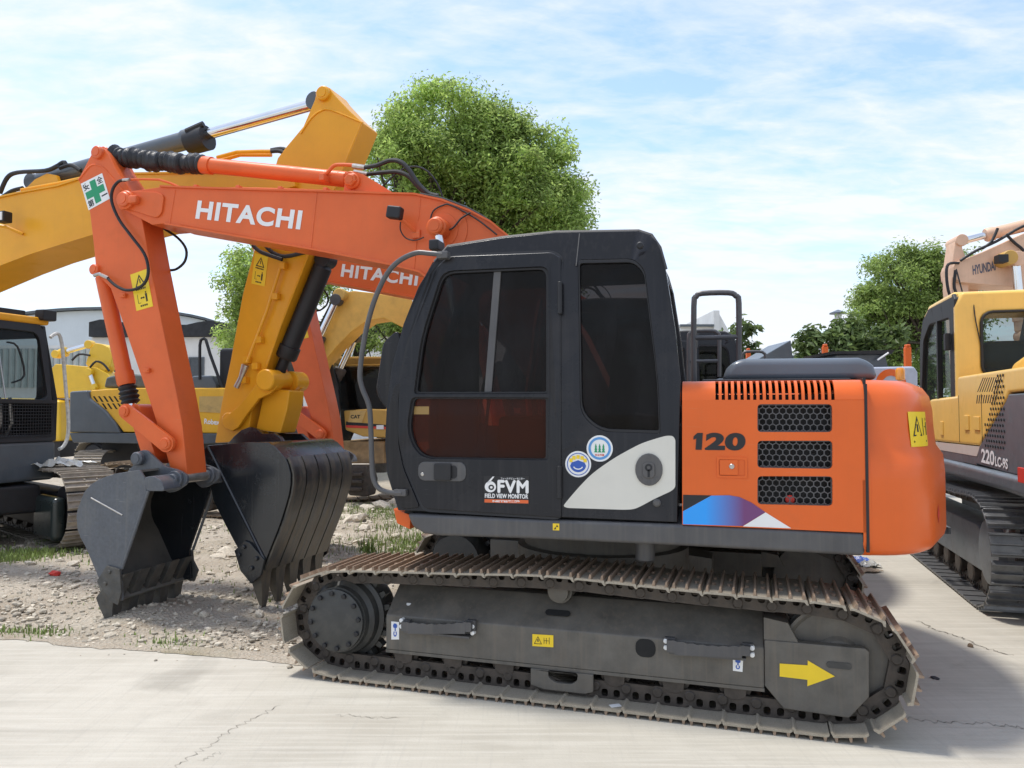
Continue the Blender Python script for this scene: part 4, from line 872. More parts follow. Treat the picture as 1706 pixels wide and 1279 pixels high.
    # counterweight: rounded block lofted on its plan curve
    def plan(inset):
        r = 2.135-inset; w = 1.23-inset; a1 = math.asin(w/r)
        ring = [(r*math.cos(a1*(k/9-1)), r*math.sin(a1*(k/9-1))) for k in range(1, 18)]
        ring = ring[4:13]; p_ = roundpoly([(1.10, -w), (r*math.cos(a1)+.06, -w), ring[0]], [0, .30, 0], 8)[1:-1]
        return [(1.545, -w)]+p_+ring+[(x, -y) for x, y in p_[::-1]]+[(1.545, w)]
    lv = [(.905, .09), (.911, .055), (.925, .028), (.95, .010), (.99, .0), (1.30, .0), (1.40, .008), (1.46, .045), (1.56, .055), (1.66, .06), (1.735, .075), (1.785, .11), (1.815, .17), (1.822, .26)]
    CW = B().loft([[(u, v, z) for u, v in plan(i_)] for z, i_ in lv]).obj('counterweight', ORANGE, root, ang=.8)
    def on_plan(d, inset, off=.004):
        """point on the plan curve at distance d from the near joint, set off outwards"""
        P_ = [Vector(q) for q in plan(inset)]
        for a, c in zip(P_, P_[1:]):
            l = (c-a).length
            if d <= l: t = (c-a).normalized(); return a+t*d+Vector((t.y, -t.x))*off
            d -= l
    def patch(d0, d1, z0, z1, m, name, n=6, off=.004):
        b = B(); V = []
        for k in range(n+1):
            d = d0+(d1-d0)*k/n; q = on_plan(d, .047, off); q2 = on_plan(d, .060, off); V += [(q.x, q.y, z0), (q2.x, q2.y, z1)]
        b.raw(V, [(2*k, 2*k+2, 2*k+3, 2*k+1) for k in range(n)]); return b.obj(name, m, CW)
    D0 = .37
    wl = patch(D0, D0+.235, 1.465, 1.648, LBLY, 'warning_label')
    def pr_(pts):     # print on the bent label: (s, t) in 0..1 across and up
        V = []
        for s_, t_ in pts: q = on_plan(D0+.235*s_, .047+.013*t_, .0055); V.append((q.x, q.y, 1.465+.183*t_))
        B().raw(V, [tuple(range(len(V)))]).obj('print', INK, CW, smooth=False)
    for q in (((.10, .30), (.52, .30), (.49, .34), (.14, .34)), ((.10, .30), (.14, .30), (.33, .82), (.31, .88)), ((.52, .30), (.31, .88), (.31, .80), (.47, .34)), ((.28, .42), (.34, .42), (.33, .64), (.28, .64)),
              ((.60, .32), (.63, .32), (.63, .82), (.60, .82)), ((.72, .55), (.80, .55), (.80, .58), (.72, .58)), ((.84, .32), (.92, .32), (.91, .70), (.85, .70)), ((.86, .74), (.91, .74), (.91, .82), (.86, .82)), ((.12, .12), (.88, .12), (.88, .17), (.12, .17))): pr_(q)
    q0, q1 = on_plan(.60, 0, .003), on_plan(.67, 0, .003); mid = (q0+q1)/2
    B().raw([(mid.x, mid.y, 1.045), (q1.x, q1.y, 1.10), (mid.x, mid.y, 1.155), (q0.x, q0.y, 1.10)], [(0, 1, 2, 3)]).obj('reflector_diamond', REDP, CW)
    B().box((1.519, -1.2335, .935), (1.533, -1.19, 1.79)).box((1.519, -1.20, 1.79), (1.533, .9, 1.8245)).obj('panel_gap', RUBBER, CW)
    # engine hood
    hd = [(0.82,1.827),(0.848,1.896),(0.888,1.94),(0.948,1.953),(1.56,1.949),(1.609,1.935),(1.636,1.905),(1.662,1.825)]
    B().prism(hd, -.88, .75, bev=.05, seg=4).obj('engine_hood', HOOD, root, ang=.7)
    B().box((xa+.10, -.98, 1.79), (xb-.02, .95, 1.832), bev=.01).obj('hood_seal', RUBBER, root)
    # hand rail and right-hand tool boxes
    hr = [(0.635,1.85),(0.64,2.429),(0.658,2.499),(0.701,2.522),(0.889,2.519),(0.94,2.493),(0.96,2.439),(0.956,2.022)]
    h = B().tube([(x_, .35, z_) for x_, z_ in hr], .021, 10, sub=3)
    (xa2, za2), (xb2, zb2) = [(0.642,2.192),(0.958,2.193)]; h.cyl((xa2, .35, za2), (xb2, .35, zb2), .018, n=10)
    h.obj('hand_rail', SKIRT, root)
    B().box((-.6, .42, 1.03), (.6, 1.2, 1.5), bev=.04, seg=3).box((.6, .3, 1.03), (1.5, 1.215, 1.72), bev=.05, seg=3).obj('tool_box', SKIRT, root)

def front(root):
    A_ = ORANGE_ARM; yb0, yb1 = -.2, .15
    topl = [(-3.859,3.468),(-3.574,3.482),(-3.436,3.466),(-2.621,3.382),(-2.161,3.339),(-1.578,3.278),(-1.356,3.257),(-1.139,3.197),(-0.935,3.108),(-0.771,3.014),(-0.655,2.915)]+[(-.42, 2.66), (-.12, 2.2), (.12, 1.7)]
    botl = [(-3.945,3.324),(-3.655,3.175),(-3.522,3.177),(-2.723,3.008),(-2.208,2.9),(-1.541,2.746),(-1.311,2.682)]+[(-.95, 2.42), (-.62, 2.08), (-.25, 1.55)]
    o = topl+[(.18, 1.5), (.10, 1.36), (-.05, 1.32), (-.18, 1.4)]+botl[::-1]
    bm_ = B().prism(o, yb0, yb1, bev=.006)
    bm_.ribbon([(x, z-.004) for x, z in topl[1:]], yb0-.018, yb1+.018, .014).ribbon([(x, z+.004) for x, z in botl[2:]], yb0-.018, yb1+.018, -.014)
    bx, bz = [(-3.881,3.384)][0]
    bm_.cyl((bx, -.255, bz), (bx, .205, bz), .078, n=24, ch=.008)
    BOOM = bm_.obj('boom', A_, root)
    nose = roundpoly([(-3.984,3.374),(-3.938,3.451),(-3.833,3.463),(-3.599,3.436),(-3.53,3.402),(-3.55,3.26),(-3.595,3.224),(-3.665,3.243),(-3.871,3.316),(-3.959,3.312)], .03)
    B().prism(nose, -.218, -.199, bev=.006).obj('nose_plate', A_, BOOM)
    b = B(); pin(b, bx, bz, -.28, -.2, .062); b.box((bx+.01, -.275, bz-.04), (bx+.13, -.215, bz+.03), bev=.02); b.obj('boom_pin', ORANGE_PART, BOOM)
    q = [(-3.242,3.197),(-2.302,3.051),(-3.219,3.346)]; text('HITACHI', q[0], q[1], q[2], yb0-.003, WHITE, BOOM, bold=.035, space=1.09)
    sq = [(-2.208,2.9),(-2.161,3.339)]; B().tube([(sq[0][0], -.2, sq[0][1]), (sq[1][0], -.2, sq[1][1])], .006, 6).obj('weld_seam', A_, BOOM)
    for q_ in ([(-3.436,3.447),(-3.482,3.179)], [(-1.358,2.706),(-1.313,3.227)], [(-3.385,3.159),(-2.723,3.015),(-2.218,2.909),(-1.55,2.753)]): B().tube([(x_, -.2, z_) for x_, z_ in q_], .0055, 6).obj('weld_seam', A_, BOOM)
    for x_, z_ in [(-3.252,3.459),(-2.863,3.425),(-2.487,3.388),(-2.096,3.35)]: B().box((x_-.016, -.20, z_-.02), (x_+.016, -.13, z_+.018), bev=.004).obj('pipe_clamp', ORANGE_PART, BOOM)
    # boom cylinder boss with its round reinforcement
    cx, cz = [(-1.189,2.933)][0]; rx, rz = [(-1.143,2.975)][0]
    B().prism(oval(rx, rz, .20, .20, 36), -.207, -.199, bev=.003).prism(oval(rx, rz, .13, .13, 30), -.214, -.205, bev=.003).obj('boss_ring', A_, BOOM)
    b = B(); b.cyl((rx, -.33, rz), (rx, -.2, rz), .075, n=24, ch=.01); b.cyl((rx, -.20, rz), (rx, .28, rz), .07, n=24); pin(b, rx, rz, -.36, -.3, .06); b.obj('cylinder_boss', A_, BOOM)
    for s in (-.30, .25):
        hyd(root, 'boom_cylinder', (-.75, s, 1.22), (rx, s, rz), .055, .032, .62, ORANGE_PART, CHROME, yw=.04)
    # arm cylinder on top of the boom
    a = [(-1.949,3.464)][0]; e = [(-4.277,3.863)][0]
    ac = hyd(root, 'arm_cylinder', (a[0], -.02, a[1]), (e[0], -.02, e[1]), .062, .036, .60, A_, CHROME, yw=.05)
    k0 = Vector((a[0], -.02, a[1])).lerp(Vector((e[0], -.02, e[1])), .585); k1 = Vector((a[0], -.02, a[1])).lerp(Vector((e[0], -.02, e[1])), .965); n = 64; pts = []; rr = []
    rnd = random.Random(4)
    for i in range(n+1):
        p = k0.lerp(k1, i/n); p.z += .006*math.sin(i*.31)+.02*math.sin(math.pi*i/n)*-.4; pts.append(p); rr.append(.078+.008*math.sin(i*1.7)+.006*rnd.uniform(-1, 1)+.006*math.sin(i*.4))
    B().tube(pts, rr, 18).obj('rod_bellows', mat('black_bellows', (.018, .018, .021), .42, var=.3, vscale=20, bump=.5, bscale=45), ac)
    br = [(-1.969,3.346),(-1.955,3.448),(-1.879,3.488),(-1.809,3.464),(-1.729,3.416),(-1.555,3.302)]
    b = B()
    for s in (-.14, .08): b.prism(br, s, s+.022, bev=.004)
    x, z = [(-1.889,3.413)][0]; b.cyl((x, -.17, z), (x, .13, z), .062, n=20, ch=.008); pin(b, x, z, -.2, -.16, .05, n=6); b.obj('cylinder_bracket', A_, BOOM)
    # hard pipes and hoses
    def tubeL(v, px_pts, r, m, name, par, sub=4): return B().tube([(x_, v, z_) for x_, z_ in px_pts], r, 8, sub=sub).obj(name, m, par)
    tubeL(-.16, [(-3.914,3.579),(-3.626,3.557),(-3.434,3.483),(-3.388,3.469),(-2.7,3.413),(-2.096,3.35)], .0095, A_, 'hydraulic_pipe', BOOM, 2)
    tubeL(-.1, [(-2.192,3.497),(-2.13,3.511),(-2.074,3.563),(-2.002,3.567),(-1.9,3.554)], .015, A_, 'hydraulic_pipe', BOOM)
    tubeL(-.1, [(-1.91,3.55),(-1.809,3.528)], .02, ZINC, 'hose_fitting', BOOM, 0); tubeL(-.02, [(-1.939,3.53),(-1.826,3.502)], .018, ZINC, 'hose_fitting', BOOM, 0)
    tubeL(-.1, [(-1.819,3.528),(-1.708,3.538),(-1.599,3.566),(-1.51,3.545),(-1.441,3.475),(-1.373,3.373),(-1.286,3.289),(-1.209,3.265)], .018, RUBBER, 'hydraulic_hose', BOOM)
    tubeL(-.02, [(-1.836,3.502),(-1.684,3.505),(-1.574,3.5),(-1.484,3.461),(-1.424,3.395),(-1.355,3.325)], .017, RUBBER, 'hydraulic_hose', BOOM)
    tubeL(.05, [(-1.715,3.428),(-1.589,3.528),(-1.463,3.555),(-1.354,3.509),(-1.274,3.409),(-1.225,3.289)], .007, RUBBER, 'thin_hose', BOOM)
    for k_, v_ in enumerate((-.14, -.09, -.04)):
        tubeL(v_, [(-1.337,3.277),(-1.161,3.228),(-0.955,3.138),(-0.812,3.048),(-0.694,2.94)], .011, A_ if k_ else RUBBER, 'hydraulic_pipe', BOOM)
    tubeL(-.225, [(-1.229,3.024),(-1.202,3.116),(-1.127,3.155),(-1.062,3.151),(-0.888,3.051),(-0.788,2.975),(-0.716,2.914)], .006, RUBBER, 'wiring_cable', BOOM)
    tubeL(-.24, [(-1.119,2.96),(-1.045,2.978),(-0.982,3.044),(-0.909,3.083)], .007, RUBBER, 'wiring_cable', BOOM)
    for p_ in [(-2.142,3.468),(-2.264,3.356)]: B().box((p_[0]-.02, -.17, p_[1]-.03), (p_[0]+.02, -.06, p_[1]+.02), bev=.005).obj('pipe_clamp', ORANGE_PART, BOOM)
    for k_, dx_ in enumerate((0, .05, .10)):      # bundle of rust-red hoses dropping behind the cab
        tubeL(-.25+.03*k_, [(x_+dx_, z_) for x_, z_ in [(-0.384,2.427),(-0.419,2.259),(-0.441,2.049),(-0.48,1.797),(-0.463,1.587)]], .022, ORANGE_PART, 'hydraulic_hose', BOOM)
    # work lamp on its bracket
    lx, lz = [(-1.453,3.092)][0]
    lamp = B().box((-.055, -.05, -.045), (.055, .03, .045), bev=.014, seg=3); lamp.xf(Matrix.Translation((lx, -.33, lz)) @ Matrix.Rotation(.16, 4, 'Y')).obj('work_lamp', RUBBER, BOOM)
    lb = [(-1.431,3.054),(-1.337,2.968)]; b = B().tube([(lb[0][0], -.31, lb[0][1]), (lb[0][0]+.04, -.27, lb[0][1]-.03), (lb[1][0], -.21, lb[1][1])], .014, 8); b.box((lb[1][0]-.03, -.225, lb[1][1]-.04), (lb[1][0]+.03, -.2, lb[1][1]+.02)).obj('lamp_bracket', A_, BOOM)
    tubeL(-.24, [(-1.448,3.065),(-1.453,2.993),(-1.41,2.928),(-1.334,2.906),(-1.268,2.925)], .005, RUBBER, 'wiring_cable', BOOM)
    # ---- arm
    ya0, ya1 = -.15, .10
    ar = [(-4.316,3.834),(-4.286,3.878),(-4.25,3.89),(-4.194,3.875),(-4.144,3.82),(-4.075,3.701),(-3.903,3.475),(-3.791,3.226),(-3.708,2.861),(-3.582,2.356),(-3.44,1.815),(-3.373,1.529),(-3.315,1.096),(-3.393,1.065),(-3.468,1.141),(-3.552,1.382),(-3.691,1.733),(-3.82,2.036),(-3.95,2.347),(-4.095,2.678),(-4.243,2.811),(-4.272,3.032),(-4.323,3.341),(-4.447,3.623)]
    AR = B().prism(ar, ya0, ya1, bev=.010)
    rib = [(-4.44,3.618),(-4.326,3.727),(-4.246,3.731),(-4.166,3.683),(-3.987,3.491)]; AR.tube([(x_, ya0-.001, z_) for x_, z_ in rib], .008, 6, sub=4)
    AR = AR.obj('arm', A_, root)
    for (x, z), r in zip([(-4.239,3.835),(-4.243,2.84),(-3.51,1.388),(-3.38,1.11)], (.055, .045, .06, .05)):
        b = B(); pin(b, x, z, -.185, -.14, r); b.obj('arm_pin', ORANGE_PART, AR)
    for x, z in [(-3.941,2.61),(-3.694,1.984)]: B().box((x-.04, -.18, z-.018), (x+.015, -.15, z+.018), bev=.005).cyl((x+.0, -.185, z), (x, -.15, z), .008, n=8).obj('hose_clip', A_, AR)
    # first-aid style safety board
    P = [(-4.329,3.351),(-4.115,3.436),(-4.199,3.659),(-4.415,3.584)]; sb = decal(P, ya0-.001, LBLW, AR, 'safety_board')
    p0, p1, p2, p3 = [Vector(q_) for q_ in P]
    def at(s, t): return tuple((p0*(1-s)+p1*s)*(1-t)+(p3*(1-s)+p2*s)*t)
    B().prism([at(*q_) for q_ in ((.38, .08), (.64, .08), (.64, .36), (.92, .36), (.92, .62), (.64, .62), (.64, .92), (.38, .92), (.38, .62), (.08, .62), (.08, .36), (.38, .36))], ya0-.0045, ya0-.0032).obj('green_cross', GREEN, sb, smooth=False)
    for ch, s, t in (('安', .05, .68), ('全', .68, .68), ('第', .05, .05), ('一', .70, .20)):
        text(ch, at(s, t), at(s+.27, t), at(s, t+(.26 if ch != '一' else .05)), ya0-.0035, INK, sb, name='character', bold=.025)
    sign_label(AR, 'warning_label', [(-3.83,2.478),(-3.67,2.512),(-3.74,2.823),(-3.898,2.783)], ya0-.001, 'tall')
    tubeL(-.2, [(-3.914,3.562),(-3.985,3.558),(-4.044,3.497),(-4.053,3.396),(-3.978,3.241),(-3.845,3.083),(-3.725,2.942),(-3.682,2.816),(-3.703,2.714),(-3.778,2.658),(-3.895,2.647),(-4.002,2.692),(-4.087,2.76)], .0125, RUBBER, 'hydraulic_hose', AR)
    tubeL(-.2, [(-3.944,3.565),(-3.879,3.565)], .014, ZINC, 'hose_fitting', AR, 0); tubeL(-.2, [(-4.075,2.755),(-4.166,2.794),(-4.214,2.781)], .015, ZINC, 'hose_fitting', AR, 0)
    tubeL(.13, [(-3.814,3.232),(-3.667,3.14),(-3.582,3.037),(-3.592,2.934),(-3.675,2.87),(-3.759,2.864)], .011, RUBBER, 'hydraulic_hose', AR)
    # bucket cylinder along the back of the arm, linkage
    c0 = [(-4.294,2.85)][0]; c1 = [(-3.95,1.625)][0]
    bc = hyd(root, 'bucket_cylinder', (c0[0], -.03, c0[1]), (c1[0], -.03, c1[1]), .064, .04, .80, A_, CHROME, yw=.05)
    k0 = Vector((c0[0], -.03, c0[1])).lerp(Vector((c1[0], -.03, c1[1])), .80); k1 = Vector((c0[0], -.03, c0[1])).lerp(Vector((c1[0], -.03, c1[1])), .93)
    B().tube([k0.lerp(k1, i/8) for i in range(9)], [.055, .075, .062, .08, .064, .082, .064, .078, .05], 16).obj('rod_bellows', RUBBER, bc)
    x0, z0 = [(-3.874,1.65)][0]; x1, z1 = [(-3.477,1.39)][0]; x2, z2 = [(-3.692,1.271)][0]
    def bar(b, xa_, za_, ra, xb_, zb_, rb, ya, yb):
        d = Vector((xb_-xa_, zb_-za_)); t = math.atan2(d.y, d.x); pts = [(xa_+ra*math.cos(t+math.pi/2+math.pi*k/8), za_+ra*math.sin(t+math.pi/2+math.pi*k/8)) for k in range(9)]+[(xb_+rb*math.cos(t-math.pi/2+math.pi*k/8), zb_+rb*math.sin(t-math.pi/2+math.pi*k/8)) for k in range(9)]
        b.prism(pts, ya, yb, bev=.004)
    LK = B()
    for s in (-.215, .14): bar(LK, x0, z0, .062, x1, z1, .07, s, s+.03)
    pin(LK, x0, z0, -.235, .19, .048); pin(LK, x1, z1, -.232, -.14, .052); LK.obj('guide_link', A_, root)
    LK = B()
    bar(LK, x0+.03, z0, .06, x2, z2, .06, -.14, .09); LK.obj('bucket_link', A_, root)
    bucket(root, x2, z2)

def bucket(root, x2, z2):
    """digging bucket: shell, side plates, side cutters, ears, teeth"""
    yn, yf = -.46, .37
    side = [(-3.514,1.197),(-3.629,1.181),(-3.734,1.164),(-3.824,1.139),(-3.902,1.109),(-3.969,1.07),(-4.025,1.013),(-4.058,0.941),(-4.085,0.879),(-4.095,0.813),(-4.081,0.719),(-4.051,0.655),(-4.009,0.6),(-3.944,0.482),(-3.867,0.342),(-3.792,0.23),(-3.724,0.17),(-3.647,0.193),(-3.674,0.431),(-3.559,0.73),(-3.445,1.037),(-3.469,1.142)]
    back = side[:17]
    W_ = B().ribbon([(x+.0, z) for x, z in back], yn+.02, yf-.02, .016).obj('bucket', BUCKET_IN, root)
    for y_, m_ in ((yn, BUCKET), (yf-.022, BLACKP)):
        B().prism(side, y_, y_+.022, bev=.004).obj('side_plate', m_, W_)
    edge = [(-3.661,0.434),(-3.546,0.733),(-3.432,1.039)]
    for y_ in (yn-.006, yf+.002):
        B().tube([(x, y_+.012, z) for x, z in edge], .012, 8).obj('edge_bar', BUCKET, W_)
    wl = [(-3.954,0.972),(-3.659,0.847)]; B().tube([(wl[0][0], yn-.002, wl[0][1]), (wl[1][0], yn-.002, wl[1][1])], .006, 6).obj('weld_seam', ZINC, W_)
    cut = [(-3.87,0.331),(-3.783,0.456),(-3.661,0.434),(-3.641,0.266),(-3.671,0.159),(-3.733,0.182)]
    for y_ in (yn-.022, yf):
        c = B().prism(cut, y_, y_+.02, bev=.004)
        for x, z in [(-3.75,0.412),(-3.787,0.318)]: c.cyl((x, y_-.014, z), (x, y_+.03, z), .016, n=10, ch=.003)
        c.obj('side_cutter', TOOTH, W_)
    # far side cutter points forward as well
    fc = [(-3.808,0.433),(-3.709,0.433),(-3.602,0.26),(-3.643,0.159),(-3.779,0.22)]; B().prism(fc, yf+.0, yf+.024, bev=.003).obj('side_cutter', TOOTH, W_)
    lip = [(-3.823,0.308),(-3.69,0.343),(-3.654,0.234),(-3.764,0.172)]; (a, b_), (c_, d_), (e, f_), (g, h) = lip
    B().prism([(x_-.085, z_+.015) for x_, z_ in lip], yn+.02, yf-.02, bev=.004).obj('cutting_lip', BUCKET_IN, W_)
    (tx, tz), = [(-3.675,0.358)]; (mx_, mz), = [(-3.803,0.15)]; (ex_, ez_), = [(-3.789,0.027)]
    for k in range(5):
        y_ = yn+.06+k*(yf-yn-.12)/4
        B().loft([[(tx-.075, y_-.066, tz+.0), (tx+.040, y_-.052, tz+.035), (tx+.040, y_+.052, tz+.035), (tx-.075, y_+.066, tz+.0)],
                  [(mx_-.085, y_-.066, mz+.05), (mx_+.075, y_-.058, mz+.06), (mx_+.075, y_+.058, mz+.06), (mx_-.085, y_+.066, mz+.05)],
                  [(mx_-.06, y_-.054, mz-.03), (mx_+.055, y_-.050, mz-.03), (mx_+.055, y_+.050, mz-.03), (mx_-.06, y_+.054, mz-.03)],
                  [(ex_-.010, y_-.038, ez_-.04), (ex_+.030, y_-.038, ez_-.025), (ex_+.030, y_+.038, ez_-.025), (ex_-.010, y_+.038, ez_-.04)]]).obj('tooth', TOOTH, W_)
    # ears
    ex, ez = [(-3.349,1.114)][0]
    ear = roundpoly([(-3.722,1.325),(-3.642,1.345),(-3.573,1.288),(-3.469,1.213),(-3.334,1.187),(-3.245,1.142),(-3.255,1.075),(-3.354,1.016),(-3.426,0.999),(-3.546,1.097),(-3.672,1.113),(-3.822,1.158),(-3.754,1.213)], .035)
    for y_ in (-.245, .165):
        e_ = B().prism(ear, y_, y_+.03, bev=.005); e_.cyl((ex, y_-.03, ez), (ex, y_+.045, ez), .068, n=22, ch=.006); pin(e_, ex, ez, y_-.06, y_, .045); pin(e_, x2, z2, y_-.05, y_+.03, .055); e_.obj('bucket_ear', BUCKET, W_)
    B().cyl((x2, -.24, z2), (x2, .18, z2), .04, n=16).cyl((ex, -.24, ez), (ex, .18, ez), .042, n=16).obj('bucket_pin', ZINC, W_)
    tp = [(-3.477,1.141),(-3.39,1.157),(-3.314,1.122),(-3.28,1.04),(-3.453,1.036)]
    for ya_ in (yn+.001, yf-.20): B().prism(roundpoly(tp, .03), ya_, ya_+.20, bev=.01).obj('top_stiffener', BUCKET, W_)

EX1 = thing('excavator', 'orange and charcoal excavator numbered 120 standing closest on the concrete', 'excavator', (.641, 5.498, 0), math.radians(-14.7), 'row of orange and charcoal excavators')
undercarriage(EX1); cab(EX1); upper(EX1); front(EX1)

# ------------------------------------------------------------------ the other orange machines of the row
def moved(src, du, dv, label):
    c = copy_tree(src); a = math.radians(-14.7); c.location = (.641+du*math.cos(a)-dv*math.sin(a), 5.498+du*math.sin(a)+dv*math.cos(a), 0); c['label'] = label; return c
EX2 = moved(EX1, -.12, 2.72, 'orange and charcoal excavator standing right behind the one numbered 120')
EX3 = moved(EX1, .55, 5.9, 'third orange and charcoal excavator, farthest in the row, mostly hidden')

def stadium(x0, x1, h, sag=.03, z0=.03):
    r = (h-z0)/2; zc = z0+r; top = [(x0+r+(x1-x0-2*r)*k/6, h-sag*math.sin(math.pi*k/6)) for k in range(7)]
    return top+[(x1-r+r*math.sin(a), zc+r*math.cos(a)) for a in (.6, 1.2, 1.8, 2.4)]+[(x1-r-(x1-x0-2*r)*k/5, z0) for k in range(6)]+[(x0+r-r*math.sin(a), zc-r*math.cos(a)) for a in (.6, 1.2, 1.8, 2.4)]
def track_unit(parent, x0, x1, yc, w, h, n, shoe_m, frame_m, out, joined=False, three=True, links=True):
    path = stadium(x0, x1, h)
    me = shoe_mesh((2*(x1-x0-h)+math.pi*(h-.16))/n, w, shoe_m, shoe_m, three=three)
    if joined:
        b = B()
        def put(mid, th): t = bmesh.new(); t.from_mesh(me); bmesh.ops.transform(t, matrix=Matrix.Translation((mid.x, yc, mid.y)) @ Matrix.Rotation(th, 4, 'Y'), verts=t.verts); b._merge(t)
        lay_track(None, path, yc, n, None, None, place=put)
        o = b.obj('track_shoes', shoe_m, parent); o['kind'] = 'stuff'
    else: lay_track(parent, path, yc, n, me, link_mesh(.17, CHAIN) if links else None)
    r = h/2; f = B(); y0 = yc+out*w*.26; y1 = yc-out*w*.30
    f.prism([(x0+h*.85, h*.27), (x1-h*.85, h*.27), (x1-h*.75, h*.62), (x1-h*1.0, h*.70), (x0+h*1.0, h*.70), (x0+h*.75, h*.62)], min(y0, y1), max(y0, y1), bev=.02); f.obj('track_frame', frame_m, parent)
    for xc in (x0+r, x1-r):
        B().lathe((xc, yc-out*w*.2, r+.015), (0, out, 0), [(0, r*.7), (w*.3, r*.78), (w*.36, r*.72), (w*.42, r*.60), (w*.52, r*.58), (w*.53, r*.5)], 28).obj('sprocket', frame_m, parent)
    k = int((x1-x0-h*1.4)/.38)
    for i in range(k):
        x = x0+h*.8+(x1-x0-h*1.6)*i/max(1, k-1); B().cyl((x, yc-w*.25, h*.21), (x, yc+w*.25, h*.21), h*.11, n=12, ch=.01).obj('track_roller', CHAIN, parent)

# ------------------------------------------------------------------ amber excavator reaching in from the left
def amber():
    R = thing('excavator', 'amber yellow excavator reaching in from the left with a glossy black bucket', 'excavator', (-2.16, 6.85, 0), math.radians(-18))
    A_ = AMBER
    top = [(-5.95, 1.7), (-5.5, 2.6), (-4.8, 3.3), (-4.1, 3.70)]+[(-3.229,3.838),(-2.936,3.862),(-2.447,3.885),(-2.187,3.927),(-1.579,3.922),(-0.681,3.847),(-0.05,3.785),(0.249,3.789)]
    bot = [(-5.6, 1.3), (-5.1, 2.1), (-4.6, 2.6), (-3.9, 2.95)]+[(-3.207,3.138),(-2.79,3.234),(-2.392,3.305),(-2.0,3.372),(-1.173,3.483),(-0.302,3.552),(0.276,3.636)]
    b = B().prism(top+bot[::-1], -.05, .42, bev=.008)
    b.ribbon([(x, z-.004) for x, z in top[1:-1]], -.07, .44, .016).ribbon([(x, z+.004) for x, z in bot[1:-1]], -.07, .44, -.016); BM = b.obj('boom', A_, R)
    # arm
    ar = [(0.43,4.41),(0.448,4.483),(0.49,4.523),(0.533,4.526),(0.581,4.498),(0.624,4.439),(0.768,4.282),(0.904,4.155),(0.702,3.728),(0.384,3.036),(0.096,2.393),(-0.099,1.897),(-0.184,1.677),(-0.231,1.38),(-0.585,1.36),(-0.515,1.732),(-0.429,2.098),(-0.302,2.718),(-0.185,3.105),(-0.082,3.519),(0.052,3.927),(0.132,4.011),(0.316,4.186)]
    AR = B().prism(ar, 0, .30, bev=.012)
    fl = [(0.904,4.155),(0.702,3.728),(0.384,3.036),(0.096,2.393),(-0.062,1.988)]; AR.tube([(x, 0, z) for x, z in fl], .011, 6)
    rb = [(0.293,4.12),(0.402,4.248),(0.499,4.301),(0.607,4.293),(0.916,4.144)]; AR.tube([(x, -.004, z) for x, z in rb], .008, 6, sub=4)
    AR = AR.obj('arm', A_, R)
    for (x, z), r in zip([(0.527,4.447),(-0.01,1.933),(-0.413,1.568)], (.065, .085, .075)):
        q = B(); pin(q, x, z, -.04, .34, r); q.obj('arm_pin', A_, AR)
    sign_label(AR, 'warning_label', [(-0.206,2.806),(-0.065,2.771),(-0.031,3.035),(-0.172,3.082)], -.0015, 'tall')
    pp = [(0.13,2.914),(-0.008,2.53),(-0.204,2.09)]; B().tube([(x, -.05, z) for x, z in pp], .014, 8).obj('hydraulic_pipe', A_, AR)
    for x, z in [(0.076,2.669),(-0.088,2.288),(-0.219,2.108),(-0.123,2.052),(-0.242,1.93),(0.147,2.938)]: B().box((x-.03, -.06, z-.03), (x+.03, 0, z+.03), bev=.006).obj('pipe_clamp', A_, AR)
    v = [(-0.215,2.063),(-0.258,1.956),(-0.308,1.865)]; B().tube([(x, -.06, z) for x, z in v], [.035, .022, .026], 10).obj('stop_valve', ZINC, AR)
    h = [(-0.154,3.14),(-0.084,3.081),(0.043,3.03),(0.155,2.991)]; B().tube([(x, -.06, z) for x, z in h], .018, 8, sub=3).obj('hydraulic_hose', RUBBER, AR)
    h = [(-0.029,3.125),(0.047,3.061),(0.172,3.02),(0.373,3.045)]; B().tube([(x, -.04, z) for x, z in h], .018, 8, sub=3).obj('hydraulic_hose', RUBBER, AR)
    # arm cylinder above the boom
    a = [(-3.021,4.04)][0]; e = [(0.353,4.457)][0]
    hyd(R, 'arm_cylinder', (a[0], .18, a[1]), (e[0], .18, e[1]), .088, .05, .60, SLATE, CHROME, yw=.08)
    g = [(-1.069,4.246),(-0.859,4.276)]; B().tube([(g[0][0], .18, g[0][1]), (g[1][0], .18, g[1][1])], [.115, .12], 18).tube([(g[0][0]+.03, .1, g[0][1]+.08), (g[1][0], .12, g[1][1]+.11)], .03, 8).obj('cylinder_gland', RUBBER, R)
    br = [(-3.026,3.891),(-2.851,4.012),(-2.691,4.059),(-2.564,4.028),(-2.513,3.907)]; B().prism(br, .02, .06, bev=.005).prism(br, .30, .34, bev=.005).obj('cylinder_bracket', A_, BM)
    for v_, pts in ((.0, [(-3.295,3.901),(-3.2,4.055),(-3.053,4.097),(-2.682,4.08),(-2.525,4.113)]), (.1, [(-3.404,3.887),(-3.254,3.95),(-3.105,3.968)]), (.1, [(-2.607,4.127),(-2.465,4.144),(-2.33,4.075)]), (.2, [(-2.754,4.197),(-2.658,4.225),(-2.623,4.121)])):
        B().tube([(x, v_, z) for x, z in pts], .022, 8, sub=4).obj('hydraulic_hose', RUBBER, BM)
    for v_, pts in ((-.02, [(-2.974,3.904),(-2.482,3.927),(-2.205,3.949)]), (.06, [(-0.647,4.024),(-0.427,4.051),(-0.197,4.033),(-0.055,4.018)]), (.12, [(-0.675,4.011),(-0.44,4.044),(-0.098,4.008)])):
        B().tube([(x, v_, z) for x, z in pts], .018, 8).obj('hydraulic_pipe', A_, BM)
